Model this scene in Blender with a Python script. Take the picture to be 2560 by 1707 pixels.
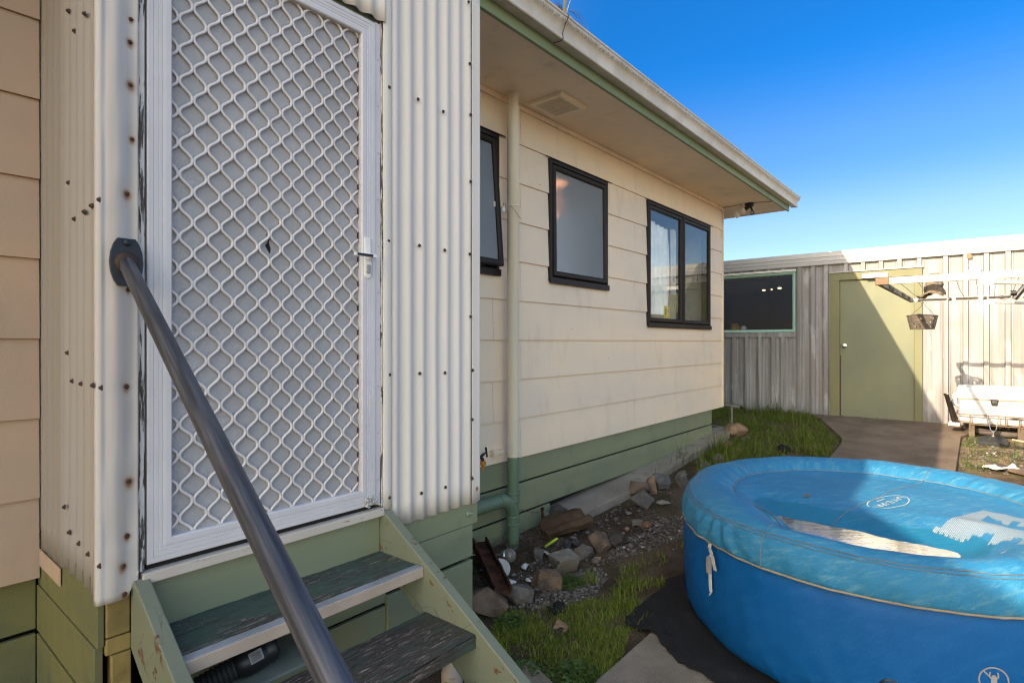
import bpy, bmesh, math, random
from mathutils import Vector, Matrix, noise as mnoise
import numpy as np

for _o in list(bpy.data.objects):
    bpy.data.objects.remove(_o)
C = bpy.context.scene.collection
R = math.radians
rnd = random.Random(7)

# ------------------------------------------------------------------ camera, world, sun, exposure
YAW = 0.6927
cd = bpy.data.cameras.new('camera'); cam = bpy.data.objects.new('camera', cd); C.objects.link(cam)
cd.sensor_width = 36.0; cd.lens = 20.03; cd.clip_start = 0.02; cd.clip_end = 2000
cam.location = (0, 0, 0); cam.rotation_euler = (R(90), 0, YAW - R(90))
bpy.context.scene.camera = cam

SUN_TRAVEL = Vector((1.0, -0.27, -0.55)).normalized()
SUN_EL = math.asin(-SUN_TRAVEL.z)
SUN_ROT = math.atan2(-SUN_TRAVEL.x, -SUN_TRAVEL.y) % (2 * math.pi)
w = bpy.data.worlds.new('World'); bpy.context.scene.world = w; w.use_nodes = True
nt = w.node_tree
for n in list(nt.nodes): nt.nodes.remove(n)
sky = nt.nodes.new('ShaderNodeTexSky'); sky.sky_type = 'NISHITA'; sky.sun_disc = False
sky.sun_elevation = SUN_EL; sky.sun_rotation = SUN_ROT
sky.air_density = 1.0; sky.dust_density = 0.6; sky.ozone_density = 1.6; sky.altitude = 0
bg = nt.nodes.new('ShaderNodeBackground'); bg.inputs['Strength'].default_value = 0.15
wo = nt.nodes.new('ShaderNodeOutputWorld')
# the sky is a deeper blue away from the sun and paler, warmer round it
tc = nt.nodes.new('ShaderNodeTexCoord'); nrm = nt.nodes.new('ShaderNodeVectorMath'); nrm.operation = 'NORMALIZE'; nt.links.new(tc.outputs['Generated'], nrm.inputs[0])
dt = nt.nodes.new('ShaderNodeVectorMath'); dt.operation = 'DOT_PRODUCT'; nt.links.new(nrm.outputs[0], dt.inputs[0]); dt.inputs[1].default_value = Vector((.95, -.30, .0)).normalized()
mr = nt.nodes.new('ShaderNodeMapRange'); mr.interpolation_type = 'SMOOTHSTEP'; nt.links.new(dt.outputs['Value'], mr.inputs[0])
for _i, _v in ((1, -.15), (2, .60), (3, 0), (4, 1)): mr.inputs[_i].default_value = _v
tm = nt.nodes.new('ShaderNodeMix'); tm.data_type = 'RGBA'; nt.links.new(mr.outputs[0], tm.inputs[0])
tm.inputs[6].default_value = (1.26, 1.0, .74, 1)
sx = nt.nodes.new('ShaderNodeSeparateXYZ'); nt.links.new(nrm.outputs[0], sx.inputs[0])
cr = nt.nodes.new('ShaderNodeValToRGB'); nt.links.new(sx.outputs[2], cr.inputs[0]); cr.color_ramp.interpolation = 'EASE'
el = cr.color_ramp.elements; el[0].position = .10; el[0].color = (.215, .235, .27, 1); el[1].position = .62; el[1].color = (.018, .178, .345, 1)
for _p, _c in ((.17, (.185, .218, .262)), (.28, (.098, .184, .276)), (.43, (.018, .160, .310))): _e = el.new(_p); _e.color = (*_c, 1)
nt.links.new(cr.outputs[0], tm.inputs[7])
mu = nt.nodes.new('ShaderNodeMix'); mu.data_type = 'RGBA'; mu.blend_type = 'MULTIPLY'; mu.inputs[0].default_value = 1
nt.links.new(sky.outputs[0], mu.inputs[6]); nt.links.new(tm.outputs[2], mu.inputs[7])
nt.links.new(mu.outputs[2], bg.inputs[0]); nt.links.new(bg.outputs[0], wo.inputs[0])

sd = bpy.data.lights.new('sun', 'SUN'); so = bpy.data.objects.new('sun', sd); C.objects.link(so)
sd.energy = 2.05; sd.angle = R(0.53); sd.color = (1.0, 0.84, 0.62)
so.rotation_euler = SUN_TRAVEL.to_track_quat('-Z', 'Y').to_euler(); so.location = (-6, 4, 8)

sc = bpy.context.scene
sc.view_settings.view_transform = 'Standard'; sc.view_settings.look = 'None'
sc.view_settings.gamma = 1.0; sc.view_settings.use_curve_mapping = False
sc.view_settings.exposure = 2.28
sc.cycles.max_bounces = 8; sc.cycles.diffuse_bounces = 4; sc.cycles.transparent_max_bounces = 12
sc.cycles.use_denoising = True; sc.cycles.use_adaptive_sampling = False
sc.cycles.filter_width = 1.25
sc.cycles.sample_clamp_indirect = 6

# ------------------------------------------------------------------ materials
M = {}
class NT:
    def __init__(s, name):
        s.m = bpy.data.materials.new(name); s.m.use_nodes = True; s.t = s.m.node_tree
        s.t.nodes.clear(); s.out = s.t.nodes.new('ShaderNodeOutputMaterial'); M[name] = s.m
        s.co = s.t.nodes.new('ShaderNodeTexCoord')
    def n(s, typ, **kw):
        nd = s.t.nodes.new('ShaderNode' + typ)
        for k, v in kw.items(): setattr(nd, k, v)
        return nd
    def L(s, a, b): s.t.links.new(a, b)
    def sock(s, inp, v):
        if isinstance(v, bpy.types.NodeSocket): s.L(v, inp)
        elif isinstance(v, (tuple, list)) and inp.type == 'RGBA': inp.default_value = (*v[:3], 1)
        else: inp.default_value = v
    def pos(s, scale=(1, 1, 1), rot=(0, 0, 0), loc=(0, 0, 0)):
        mp = s.n('Mapping'); s.L(s.co.outputs['Object'], mp.inputs[0])
        mp.inputs['Scale'].default_value = scale; mp.inputs['Rotation'].default_value = rot; mp.inputs['Location'].default_value = loc
        return mp.outputs[0]
    def noise(s, scale, vec=None, detail=4, rough=0.55, dist=0):
        nd = s.n('TexNoise'); s.L(vec if vec else s.co.outputs['Object'], nd.inputs['Vector'])
        nd.inputs['Scale'].default_value = scale; nd.inputs['Detail'].default_value = detail
        nd.inputs['Roughness'].default_value = rough; nd.inputs['Distortion'].default_value = dist
        return nd.outputs['Fac']
    def voro(s, scale, vec=None, feature='F1', out='Distance'):
        nd = s.n('TexVoronoi', feature=feature); s.L(vec if vec else s.co.outputs['Object'], nd.inputs['Vector'])
        nd.inputs['Scale'].default_value = scale
        return nd.outputs[out]
    def ramp(s, fac, a, b, lo=0.0, hi=1.0):
        nd = s.n('MapRange', clamp=True); nd.interpolation_type = 'SMOOTHSTEP'; s.L(fac, nd.inputs[0])
        for i, v in ((1, a), (2, b), (3, lo), (4, hi)): nd.inputs[i].default_value = v
        return nd.outputs[0]
    def mix(s, fac, a, b, mode='MIX'):
        nd = s.n('Mix', data_type='RGBA', blend_type=mode); s.sock(nd.inputs[0], fac)
        s.sock(nd.inputs[6], a); s.sock(nd.inputs[7], b)
        return nd.outputs[2]
    def math(s, op, a, b=0.0):
        nd = s.n('Math', operation=op); s.sock(nd.inputs[0], a); s.sock(nd.inputs[1], b)
        return nd.outputs[0]
    def bump(s, h, strength=0.3, dist=0.01, nrm=None):
        nd = s.n('Bump'); s.L(h, nd.inputs['Height']); nd.inputs['Strength'].default_value = strength
        nd.inputs['Distance'].default_value = dist
        if nrm: s.L(nrm, nd.inputs['Normal'])
        return nd.outputs[0]
    def pbr(s, col, rough=0.6, bump=None, metal=0.0, spec=0.4, **kw):
        b = s.n('BsdfPrincipled'); s.sock(b.inputs['Base Color'], col); s.sock(b.inputs['Roughness'], rough)
        s.sock(b.inputs['Metallic'], metal); b.inputs['Specular IOR Level'].default_value = spec
        if bump: s.L(bump, b.inputs['Normal'])
        for k, v in kw.items(): s.sock(b.inputs[k.replace('_', ' ')], v)
        s.L(b.outputs[0], s.out.inputs[0]); return b

def painted(name, c, rough=0.55, var=0.10, sc=3.0, bump=0.15, bscale=180, stretch=(1, 1, 1), dirt=(0.20, 0.16, 0.11), dirt_amt=0.25, specks=0.0, spec=0.35, hue=(1.06, 1.0, 0.9)):
    """weathered paint: broad tone drift, streaky grime, fine tooth, sparse dark specks"""
    k = NT(name); v = k.pos(stretch)
    big = k.noise(sc, v, 5)
    col = k.mix(k.ramp(big, .3, .7), tuple(x * (1 - var) for x in c), tuple(min(1, x * (1 + var) * h) for x, h in zip(c, hue)))
    st = k.noise(sc * 3.1, k.pos((stretch[0] * 2.2, stretch[1] * 2.2, stretch[2] * .35)), 6, .65)
    col = k.mix(k.ramp(st, .52, .82, 0, dirt_amt), col, dirt)
    if specks:
        sp = k.voro(9, v); s2 = k.noise(31, v)
        spm = k.math('MULTIPLY', k.ramp(sp, .025, .06, 1, 0), k.ramp(s2, .5, .6))
        col = k.mix(k.math('MULTIPLY', spm, specks), col, (0.08, 0.055, 0.035))
    fine = k.noise(bscale, None, 3)
    k.pbr(col, k.ramp(st, .3, .8, rough - .08, rough + .12), k.bump(fine, bump, .004), spec=spec)
    return k.m

def plain(name, c, rough=0.5, metal=0.0, bump=0.08, bscale=120, var=.12, spec=0.4, sc=6):
    k = NT(name); nz = k.noise(sc, None, 5)
    col = k.mix(k.ramp(nz, .3, .7), tuple(x * (1 - var) for x in c), tuple(min(1, x * (1 + var)) for x in c))
    k.pbr(col, k.ramp(nz, .25, .75, max(.02, rough - .08), min(1, rough + .08)), k.bump(k.noise(bscale, None, 3), bump, .003), metal=metal, spec=spec)
    return k.m

def spots(k, pts, r, axis):
    """rust halo mask around listed fixing points (object coordinates, two axes)"""
    sep = k.n('SeparateXYZ'); k.L(k.co.outputs['Object'], sep.inputs[0])
    wob = k.noise(38, None, 4)
    tot = None
    for (a, b, s) in pts:
        da = k.math('SUBTRACT', sep.outputs[axis[0]], a); db = k.math('SUBTRACT', sep.outputs[axis[1]], b)
        below = k.math('MULTIPLY', k.math('LESS_THAN', db, 0.0), .45)
        db = k.math('MULTIPLY', db, k.math('SUBTRACT', 1.0, below))
        d = k.math('SQRT', k.math('ADD', k.math('MULTIPLY', da, da), k.math('MULTIPLY', db, db)))
        d = k.math('ADD', d, k.math('MULTIPLY', k.math('SUBTRACT', wob, .5), r * .9))
        m = k.ramp(d, r * .15, r * s, 1, 0)
        tot = m if tot is None else k.math('MAXIMUM', tot, m)
    return tot
CREAM = (0.72, 0.60, 0.485)
painted('cream_board', CREAM, .6, .05, 1.3, .25, 260, (.6, .6, 1.4), dirt=(.34, .25, .16), dirt_amt=.32, specks=.8)
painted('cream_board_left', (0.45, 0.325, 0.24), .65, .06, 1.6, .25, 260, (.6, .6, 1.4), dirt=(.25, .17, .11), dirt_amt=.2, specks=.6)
painted('cream_soffit', (0.78, 0.65, 0.50), .7, .07, 1.1, .15, 150, dirt=(.33, .25, .16), dirt_amt=.3, specks=.5)
painted('cream_pvc', (0.64, 0.57, 0.465), .38, .05, 3, .04, 90, (1, 1, .3), dirt=(.3, .25, .18), dirt_amt=.25, specks=.5)
painted('green_board', (0.215, 0.235, 0.150), .5, .10, 1.4, .25, 130, (.35, .35, 2.2), dirt=(.10, .105, .07), dirt_amt=.45, specks=.6, hue=(1.08, 1.02, .9))
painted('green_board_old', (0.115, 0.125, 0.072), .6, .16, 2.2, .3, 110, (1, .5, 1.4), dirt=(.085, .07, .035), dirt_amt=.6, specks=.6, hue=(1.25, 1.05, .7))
painted('green_timber', (0.21, 0.265, 0.19), .5, .10, 4, .3, 140, (1, 1, 1), dirt=(.10, .09, .06), dirt_amt=.45, specks=.8)
painted('green_pvc', (0.125, 0.185, 0.125), .38, .10, 4, .05, 90, (1, 1, .4), dirt=(.16, .15, .11), dirt_amt=.35, specks=.5)
painted('green_fascia', (0.20, 0.255, 0.15), .5, .10, 2, .08, 90, (.3, 1, 1), dirt=(.10, .10, .06), dirt_amt=.5)
painted('door_green', (0.180, 0.192, 0.125), .55, .07, 1.6, .1, 160, dirt=(.17, .18, .13), dirt_amt=.3, specks=.3)
painted('frame_green', (0.170, 0.170, 0.090), .55, .06, 2, .1, 160, dirt=(.15, .15, .09), dirt_amt=.3)
painted('mint_frame', (0.30, 0.46, 0.38), .45, .06, 2, .05, 160, dirt=(.2, .24, .2), dirt_amt=.25)
plain('yellow_timber', (0.24, 0.17, 0.055), .7, bump=.4, bscale=60, var=.35)
plain('brown_alu', (0.022, 0.0165, 0.0145), .5, bump=.06, var=.25, spec=.2)
plain('door_alu', (0.62, 0.575, 0.57), .34, bump=.03, var=.04)
plain('grille_alu', (0.66, 0.60, 0.575), .40, bump=.05, var=.05)
plain('dark_gap', (0.012, 0.011, 0.010), .9)
plain('black_plastic', (0.012, 0.012, 0.013), .42, bump=.05)
plain('black_rubber', (0.026, 0.025, 0.024), .7, bump=.2)
plain('galv', (0.30, 0.30, 0.30), .45, metal=.6, bump=.06, var=.2)
plain('steel', (0.55, 0.52, 0.48), .25, metal=.9, bump=.03)
plain('white_plastic', (0.78, 0.76, 0.72), .4, bump=.03, var=.03)
plain('white_rusty', (0.66, 0.62, 0.56), .5, var=.07)
plain('icebox_white', (0.56, 0.54, 0.51), .38, bump=.04, var=.02)
plain('chrome', (0.6, 0.56, 0.5), .15, metal=1.0, bump=.02)
plain('tan_rail', (0.16, 0.10, 0.055), .5, metal=.3)
plain('hose_grey', (0.09, 0.072, 0.058), .7)
plain('orange_plastic', (0.50, 0.19, 0.018), .42, var=.08)
plain('lime_plastic', (0.47, 0.62, 0.04), .4, var=.08)
plain('shell', (0.62, 0.57, 0.52), .45, bump=.3, bscale=60, var=.15)
plain('disc_white', (0.50, 0.48, 0.45), .55, bump=.2, bscale=80, var=.15)
plain('cream_bottle', (0.52, 0.44, 0.36), .35, var=.03)
plain('teal_print', (0.08, 0.30, 0.26), .4)
plain('lime_print', (0.20, 0.32, 0.05), .4)
plain('ink', (0.05, 0.045, 0.04), .6)
plain('navy_tin', (0.02, 0.03, 0.075), .3)
plain('label_grey', (0.24, 0.23, 0.23), .6)
plain('brown_box', (0.20, 0.12, 0.06), .8)
plain('print_white', (0.52, 0.52, 0.46), .6, var=.08)
plain('strap_grey', (0.48, 0.46, 0.43), .7, bump=.3, bscale=400)
plain('cord_tan', (0.26, 0.215, 0.155), .8, bump=.5, bscale=300, var=.25)
plain('seam_blue', (0.11, 0.15, 0.18), .8, bump=.4, bscale=300, var=.25)
plain('alu_strip', (0.42, 0.43, 0.46), .38, metal=.5, bump=.03)
plain('tan_strip', (0.40, 0.31, 0.24), .5, bump=.1, var=.12)
plain('nail_rust', (0.050, 0.026, 0.015), .7, bump=.4, var=.4)
plain('nail_washer', (0.10, 0.088, 0.075), .6, metal=.3)
plain('leaf_dry', (0.19, 0.115, 0.062), .7, bump=.3)
plain('room_paint', (0.55, 0.53, 0.50), .8)
plain('dark_room', (0.04, 0.038, 0.037), .9)
plain('curtain_white', (0.86, 0.86, 0.87), .85, bump=.3, bscale=300)
plain('yellow_card', (0.55, 0.42, 0.06), .6)
plain('red_ink', (0.35, 0.05, 0.03), .6)
plain('mug_yellow', (0.42, 0.27, 0.03), .4)
plain('roof_metal', (0.30, 0.30, 0.29), .5)
plain('grey_board', (0.17, 0.18, 0.14), .7, var=.2)
plain('brown_wire', (0.05, 0.03, 0.02), .7)
plain('basket_dark', (0.055, 0.045, 0.036), .6)
plain('peg_bag', (0.20, 0.155, 0.10), .85, bump=.5, bscale=90, var=.3)
plain('gate_steel', (0.22, 0.205, 0.185), .55, metal=.4, var=.3)
plain('clothesline_white', (0.44, 0.41, 0.37), .42, var=.05)
plain('clothesline_dark', (0.07, 0.062, 0.056), .45)
plain('wire_dark', (0.10, 0.085, 0.07), .5)

# corrugated cladding, white, with rust bleeding from the fixings
def corrugated(name, c, rust=None, axis=(0, 2), streak=.2, warm=(.34, .235, .14)):
    k = NT(name)
    v = k.pos((14, 14, .35)); st = k.noise(1.0, v, 6, .6)
    col = k.mix(k.ramp(st, .35, .75, 0, streak), c, warm)
    lo = k.noise(2.2, None, 4)
    col = k.mix(k.ramp(lo, .4, .75, 0, .22), col, tuple(x * .82 for x in c))
    sp = k.voro(11); s2 = k.noise(27)
    col = k.mix(k.math('MULTIPLY', k.ramp(sp, .015, .03, 1, 0), k.ramp(s2, .56, .6)), col, (.16, .09, .045))
    if rust:
        m = spots(k, rust, .010, axis)
        col = k.mix(k.math('MULTIPLY', m, .6), col, (0.40, 0.20, 0.055))
        m2 = spots(k, rust, .0065, axis)
        col = k.mix(m2, col, (0.16, 0.055, 0.016))
    k.pbr(col, .48, k.bump(k.noise(140, None, 3), .06, .003), spec=.35)

# flaking paint on the door jamb timber
k = NT('flaking_paint')
v = k.pos((26, 26, 2.6)); a = k.noise(3.0, v, 8, .7, .4); b = k.noise(5, k.pos((10, 10, .5)), 4)
msk = k.ramp(k.math('ADD', a, k.math('MULTIPLY', b, .5)), .77, .81)
col = k.mix(msk, k.mix(k.noise(40), (.66, .62, .58), (.52, .48, .43)), k.mix(k.noise(30, k.pos((9, 9, .6))), (.014, .012, .010), (.15, .12, .095)))
k.pbr(col, .7, k.bump(msk, .8, .003), spec=.3)
k = NT('flaking_sill')
a = k.noise(4.0, k.pos((3, 20, 20)), 8, .7, .5); msk = k.ramp(a, .60, .66)
k.pbr(k.mix(msk, k.mix(k.noise(9), (.50, .41, .335), (.56, .50, .43)), (.12, .09, .06)), .65, k.bump(msk, .5, .002))

# worn painted timber treads: dark green remnant over bare grey and black wood
def worn_tread(name, wear):
    k = NT(name)
    g = k.noise(5, k.pos((2.2, 26, 26)), 8, .72, .6); big = k.noise(3.2, k.pos((1.2, 2.2, 2)), 4)
    m = k.math('ADD', g, k.math('MULTIPLY', big, .55))
    bare = k.ramp(m, wear, wear + .05)
    paint = k.mix(k.noise(16, k.pos((1, 5, 5)), 5), (.036, .060, .046), (.082, .112, .085))
    grain = k.noise(9, k.pos((2, 60, 60)), 6, .7)
    wood = k.mix(k.ramp(grain, .35, .68), (.018, .014, .011), (.115, .088, .068))
    col = k.mix(bare, paint, wood)
    flake = k.ramp(k.noise(8, k.pos((2, 22, 22)), 8, .75, .7), .555, .59)
    edge = k.math('MULTIPLY', flake, k.ramp(big, .44, .56))
    col = k.mix(edge, col, (.42, .33, .26))
    k.pbr(col, .62, k.bump(k.math('ADD', k.math('SUBTRACT', grain, bare), edge), .6, .004), spec=.3)
worn_tread('tread_paint', .80); worn_tread('tread_bare', .70)

# chipped stringer paint: brown shows along the arris
k = NT('stringer_paint')
a = k.noise(14, None, 7, .7); b = k.noise(4, k.pos((1, 4, 4)), 4)
chip = k.ramp(k.math('ADD', a, k.math('MULTIPLY', b, .4)), .82, .85)
base = k.mix(k.noise(5), (.150, .160, .105), (.192, .200, .135))
crack = k.ramp(k.voro(7, k.pos((4, 1.2, 1.2)), 'DISTANCE_TO_EDGE'), .006, .016, .4, 0)
crack = k.math('MULTIPLY', crack, k.ramp(k.noise(5), .5, .6))
col = k.mix(crack, base, (.05, .04, .025)); col = k.mix(chip, col, (.12, .055, .03))
k.pbr(col, .5, k.bump(k.math('SUBTRACT', a, k.math('ADD', chip, crack)), .3, .004), spec=.35)

# steel hand rail
k = NT('rail_steel')
mp1 = k.n('Mapping'); k.L(k.pos((1, 1, 1), (R(-27.6), 0, R(6.5))), mp1.inputs[0]); mp1.inputs['Scale'].default_value = (34, 1.1, 34)
s1 = k.noise(3, mp1.outputs[0], 6, .6); s2 = k.noise(60)
col = k.mix(k.ramp(s1, .35, .7), (.048, .051, .062), (.125, .127, .140))
rs = k.ramp(k.noise(9, None, 6, .7), .66, .74)
col = k.mix(k.math('MULTIPLY', rs, .6), col, (.12, .075, .05))
k.pbr(col, k.ramp(s1, .3, .7, .36, .56), k.bump(s2, .1, .003), metal=.55, spec=.5)
plain('flange_steel', (.042, .045, .055), .5, metal=.4, bump=.3, bscale=70, var=.3)

# insect screen
k = NT('insect_mesh')
ck = k.voro(330, k.pos((1, 1, 1.9))); n1 = k.noise(2.5, None, 4)
col = k.mix(k.ramp(ck, .2, .55), (.19, .178, .182), (.48, .455, .46))
col = k.mix(k.ramp(n1, .35, .7, 0, .3), col, (.25, .24, .24))
k.pbr(col, .55, k.bump(ck, .5, .002), spec=.3)

# ground, stone, concrete
k = NT('soil')
a = k.noise(3.0, None, 8, .62); b = k.noise(70, None, 7, .72); c = k.noise(1.1, None, 5)
col = k.mix(k.ramp(a, .35, .68), (.068, .043, .026), (.155, .104, .066))
col = k.mix(k.ramp(b, .5, .72, 0, .75), col, (.150, .113, .083))
gr = k.voro(85); gs = k.noise(13, None, 5)
col = k.mix(k.math('MULTIPLY', k.ramp(gr, .16, .26, .8, 0), k.ramp(gs, .45, .6)), col, (.20, .165, .13))
dk = k.voro(42); col = k.mix(k.math('MULTIPLY', k.ramp(dk, .10, .2, .7, 0), k.ramp(gs, .55, .42)), col, (.022, .015, .010))
moss = k.math('MULTIPLY', k.ramp(c, .50, .62), k.ramp(k.noise(16, None, 6), .46, .62))
col = k.mix(k.math('MULTIPLY', moss, .8), col, (.060, .075, .020))
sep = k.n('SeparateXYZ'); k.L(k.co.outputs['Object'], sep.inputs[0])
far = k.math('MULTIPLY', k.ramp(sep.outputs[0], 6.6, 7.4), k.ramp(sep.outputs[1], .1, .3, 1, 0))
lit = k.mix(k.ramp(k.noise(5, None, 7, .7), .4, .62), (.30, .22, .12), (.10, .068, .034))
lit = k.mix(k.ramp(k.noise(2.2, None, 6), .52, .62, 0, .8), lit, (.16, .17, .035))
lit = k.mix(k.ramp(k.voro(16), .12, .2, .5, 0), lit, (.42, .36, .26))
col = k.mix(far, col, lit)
k.pbr(col, .92, k.bump(k.math('ADD', b, k.math('SUBTRACT', k.noise(120, None, 4), gr)), 1.0, .014), spec=.15)

def concrete(name, c1, c2, agg=(.35, .33, .30), dirt=(.07, .055, .04), dt=.6):
    k = NT(name)
    a = k.noise(2.2, None, 8, .62); b = k.noise(130, None, 4, .7); v = k.voro(150)
    col = k.mix(k.ramp(a, .32, .70), c1, c2)
    col = k.mix(k.ramp(b, .54, .70, 0, .55), col, agg)
    col = k.mix(k.ramp(k.noise(7, None, 7, .7), dt, dt + .2, 0, .75), col, dirt)
    k.pbr(col, .88, k.bump(k.math('ADD', b, v), .5, .005), spec=.2)
concrete('concrete_path', (.110, .077, .052), (.185, .134, .092), dt=.56)
concrete('concrete_slab', (.165, .132, .098), (.275, .228, .172), dt=.60)
concrete('concrete_strip', (.26, .215, .160), (.37, .31, .24), dt=.53)

def stone(name, c1, c2, c3):
    k = NT(name)
    info = k.n('ObjectInfo')
    off = k.n('VectorMath', operation='ADD'); k.L(k.co.outputs['Object'], off.inputs[0])
    comb = k.n('CombineXYZ'); k.L(k.math('MULTIPLY', info.outputs['Random'], 40), comb.inputs[0]); k.L(comb.outputs[0], off.inputs[1])
    v = off.outputs[0]
    a = k.noise(11, v, 7, .65); b = k.noise(75, v, 5, .7)
    col = k.mix(k.ramp(a, .36, .64), c1, c2); col = k.mix(k.ramp(k.noise(5, v, 4), .48, .62), col, c3)
    col = k.mix(k.ramp(b, .58, .72, 0, .5), col, (.30, .27, .23))
    k.pbr(col, .85, k.bump(k.math('ADD', a, k.math('ADD', k.math('MULTIPLY', b, .6), k.math('MULTIPLY', k.noise(24, v, 7, .75), .8))), 1.0, .016), spec=.2)
stone('stone_brown', (0.117, 0.078, 0.055), (0.207, 0.143, 0.098), (0.090, 0.072, 0.060))
stone('stone_grey', (0.096, 0.088, 0.081), (0.179, 0.159, 0.138), (0.138, 0.111, 0.084))
stone('stone_dark', (0.041, 0.039, 0.041), (0.096, 0.088, 0.084), (0.069, 0.058, 0.050))
stone('stone_green', (0.158, 0.143, 0.117), (0.255, 0.227, 0.185), (0.193, 0.150, 0.108))
stone('stone_tan', (0.262, 0.163, 0.096), (0.372, 0.234, 0.138), (0.220, 0.130, 0.078))
stone('stone_rust', (0.193, 0.085, 0.048), (0.276, 0.130, 0.072), (0.152, 0.091, 0.060))
stone('stone_bone', (.26, .22, .18), (.34, .30, .25), (.22, .18, .14))
k = NT('pebbles'); info = k.n('ObjectInfo')
at = k.n('Attribute'); at.attribute_name = 'tint'; at.attribute_type = 'GEOMETRY'
col = k.mix(at.outputs['Fac'], (.055, .047, .041), (.185, .155, .130)); col = k.mix(k.ramp(at.outputs['Fac'], .95, .99), col, (.42, .38, .34))
k.pbr(col, .75, k.bump(k.noise(200), .2, .002), spec=.3)

# rusty channel and hessian
k = NT('rusty_steel'); a = k.noise(9, None, 8, .7); b = k.noise(50, None, 5)
k.pbr(k.mix(k.ramp(a, .35, .65), (.022, .011, .008), (.10, .038, .020)), .9, k.bump(k.math('ADD', a, b), .7, .006), spec=.2)
k = NT('hessian'); wv = k.n('TexWave'); wv.inputs['Scale'].default_value = 130; k.L(k.co.outputs['Object'], wv.inputs['Vector'])
k.pbr(k.mix(k.ramp(k.noise(6, None, 6), .35, .7), (.085, .050, .028), (.150, .095, .055)), .95, k.bump(k.math('ADD', wv.outputs['Fac'], k.noise(60)), .6, .004), spec=.1)

# grass and plants
def leafmat(name, a, b, c):
    k = NT(name); at = k.n('Attribute'); at.attribute_name = 'tint'; at.attribute_type = 'GEOMETRY'
    col = k.mix(k.ramp(at.outputs['Fac'], 0, .7), a, b); col = k.mix(k.ramp(at.outputs['Fac'], .76, .86), col, c)
    p = k.n('BsdfPrincipled'); k.L(col, p.inputs['Base Color']); p.inputs['Roughness'].default_value = .55; p.inputs['Specular IOR Level'].default_value = .25
    t = k.n('BsdfTranslucent'); k.L(col, t.inputs[0])
    mx = k.n('MixShader'); mx.inputs[0].default_value = .3; k.L(p.outputs[0], mx.inputs[1]); k.L(t.outputs[0], mx.inputs[2]); k.L(mx.outputs[0], k.out.inputs[0])
leafmat('grass_blade', (.100, .145, .015), (.215, .260, .028), (.26, .24, .07))
leafmat('lawn_blade', (.075, .105, .012), (.145, .180, .022), (.20, .18, .05))
leafmat('weed_leaf', (.050, .090, .018), (.085, .14, .030), (.11, .17, .05))
leafmat('straw', (.10, .066, .042), (.19, .135, .09), (.28, .21, .14))

# weathered galvanised shed cladding
k = NT('shed_metal')
a = k.noise(1.0, k.pos((22, 22, .5)), 7, .65); b = k.noise(1.6, None, 5); c = k.noise(70, None, 4)
col = k.mix(k.ramp(a, .35, .68), (.200, .190, .185), (.35, .340, .335))
col = k.mix(k.ramp(b, .42, .68, 0, .7), col, (.23, .215, .20))
wh = k.math('MULTIPLY', k.ramp(k.noise(2.6, k.pos((3, 3, .8)), 6), .55, .72), .6)
col = k.mix(wh, col, (.52, .50, .48))
sep = k.n('SeparateXYZ'); k.L(k.co.outputs['Object'], sep.inputs[0])
brn = k.math('MULTIPLY', k.ramp(sep.outputs[1], -1.0, -1.7, 0, .25), k.ramp(b, .3, .6))
col = k.mix(brn, col, (.28, .215, .16))
k.pbr(col, k.ramp(a, .3, .7, .45, .62), k.bump(k.math('ADD', a, k.math('MULTIPLY', c, .3)), .12, .004), metal=.25, spec=.4)
k = NT('shed_fascia'); a = k.noise(1.0, k.pos((.5, .5, 18)), 6)
k.pbr(k.mix(k.ramp(a, .35, .7), (.36, .35, .34), (.50, .485, .465)), .5, k.bump(k.noise(60), .05, .003), metal=.2)

# glass
def glass(name, ior, tint=(.92, .95, .95)):
    k = NT(name); fr = k.n('Fresnel'); ge = k.n('NewGeometry')
    mi = k.n('MapRange'); k.L(ge.outputs['Backfacing'], mi.inputs[0]); mi.inputs[3].default_value = ior; mi.inputs[4].default_value = 1 / ior; k.L(mi.outputs[0], fr.inputs[0])
    t = k.n('BsdfTransparent'); t.inputs[0].default_value = (*tint, 1)
    g = k.n('BsdfGlossy'); g.inputs['Roughness'].default_value = .004
    mx = k.n('MixShader'); k.L(fr.outputs[0], mx.inputs[0]); k.L(t.outputs[0], mx.inputs[1]); k.L(g.outputs[0], mx.inputs[2]); k.L(mx.outputs[0], k.out.inputs[0])
glass('window_glass', 1.95); glass('shed_glass', 2.9, (.7, .7, .7)); glass('lamp_glass', 1.6, (.9, .9, .9))
k = NT('frosted_glass')
nz = k.noise(170, None, 3); n2 = k.noise(420, None, 2)
p = k.n('BsdfPrincipled'); p.inputs['Base Color'].default_value = (.56, .60, .66, 1); p.inputs['Roughness'].default_value = .30
p.inputs['Transmission Weight'].default_value = .0; k.L(k.bump(k.math('ADD', nz, n2), .7, .004), p.inputs['Normal'])
t = k.n('BsdfRefraction'); t.inputs['Roughness'].default_value = .22; t.inputs['IOR'].default_value = 1.14; t.inputs[0].default_value = (.85, .9, .95, 1)
k.L(k.bump(nz, .5, .003), t.inputs['Normal'])
mx = k.n('MixShader'); mx.inputs[0].default_value = .62; k.L(p.outputs[0], mx.inputs[1]); k.L(t.outputs[0], mx.inputs[2]); k.L(mx.outputs[0], k.out.inputs[0])
k = NT('orange_glow'); e = k.n('Emission'); e.inputs[0].default_value = (1, .40, .17, 1)  # emission painted in for the sunlit orange curtain
wf = k.noise(5, k.pos((3.2, 1, 1.1), (0, R(24), 0)), 3, .5, .6); k.L(k.ramp(wf, .40, .62, .04, .50), e.inputs[1]); k.L(e.outputs[0], k.out.inputs[0])
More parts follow.
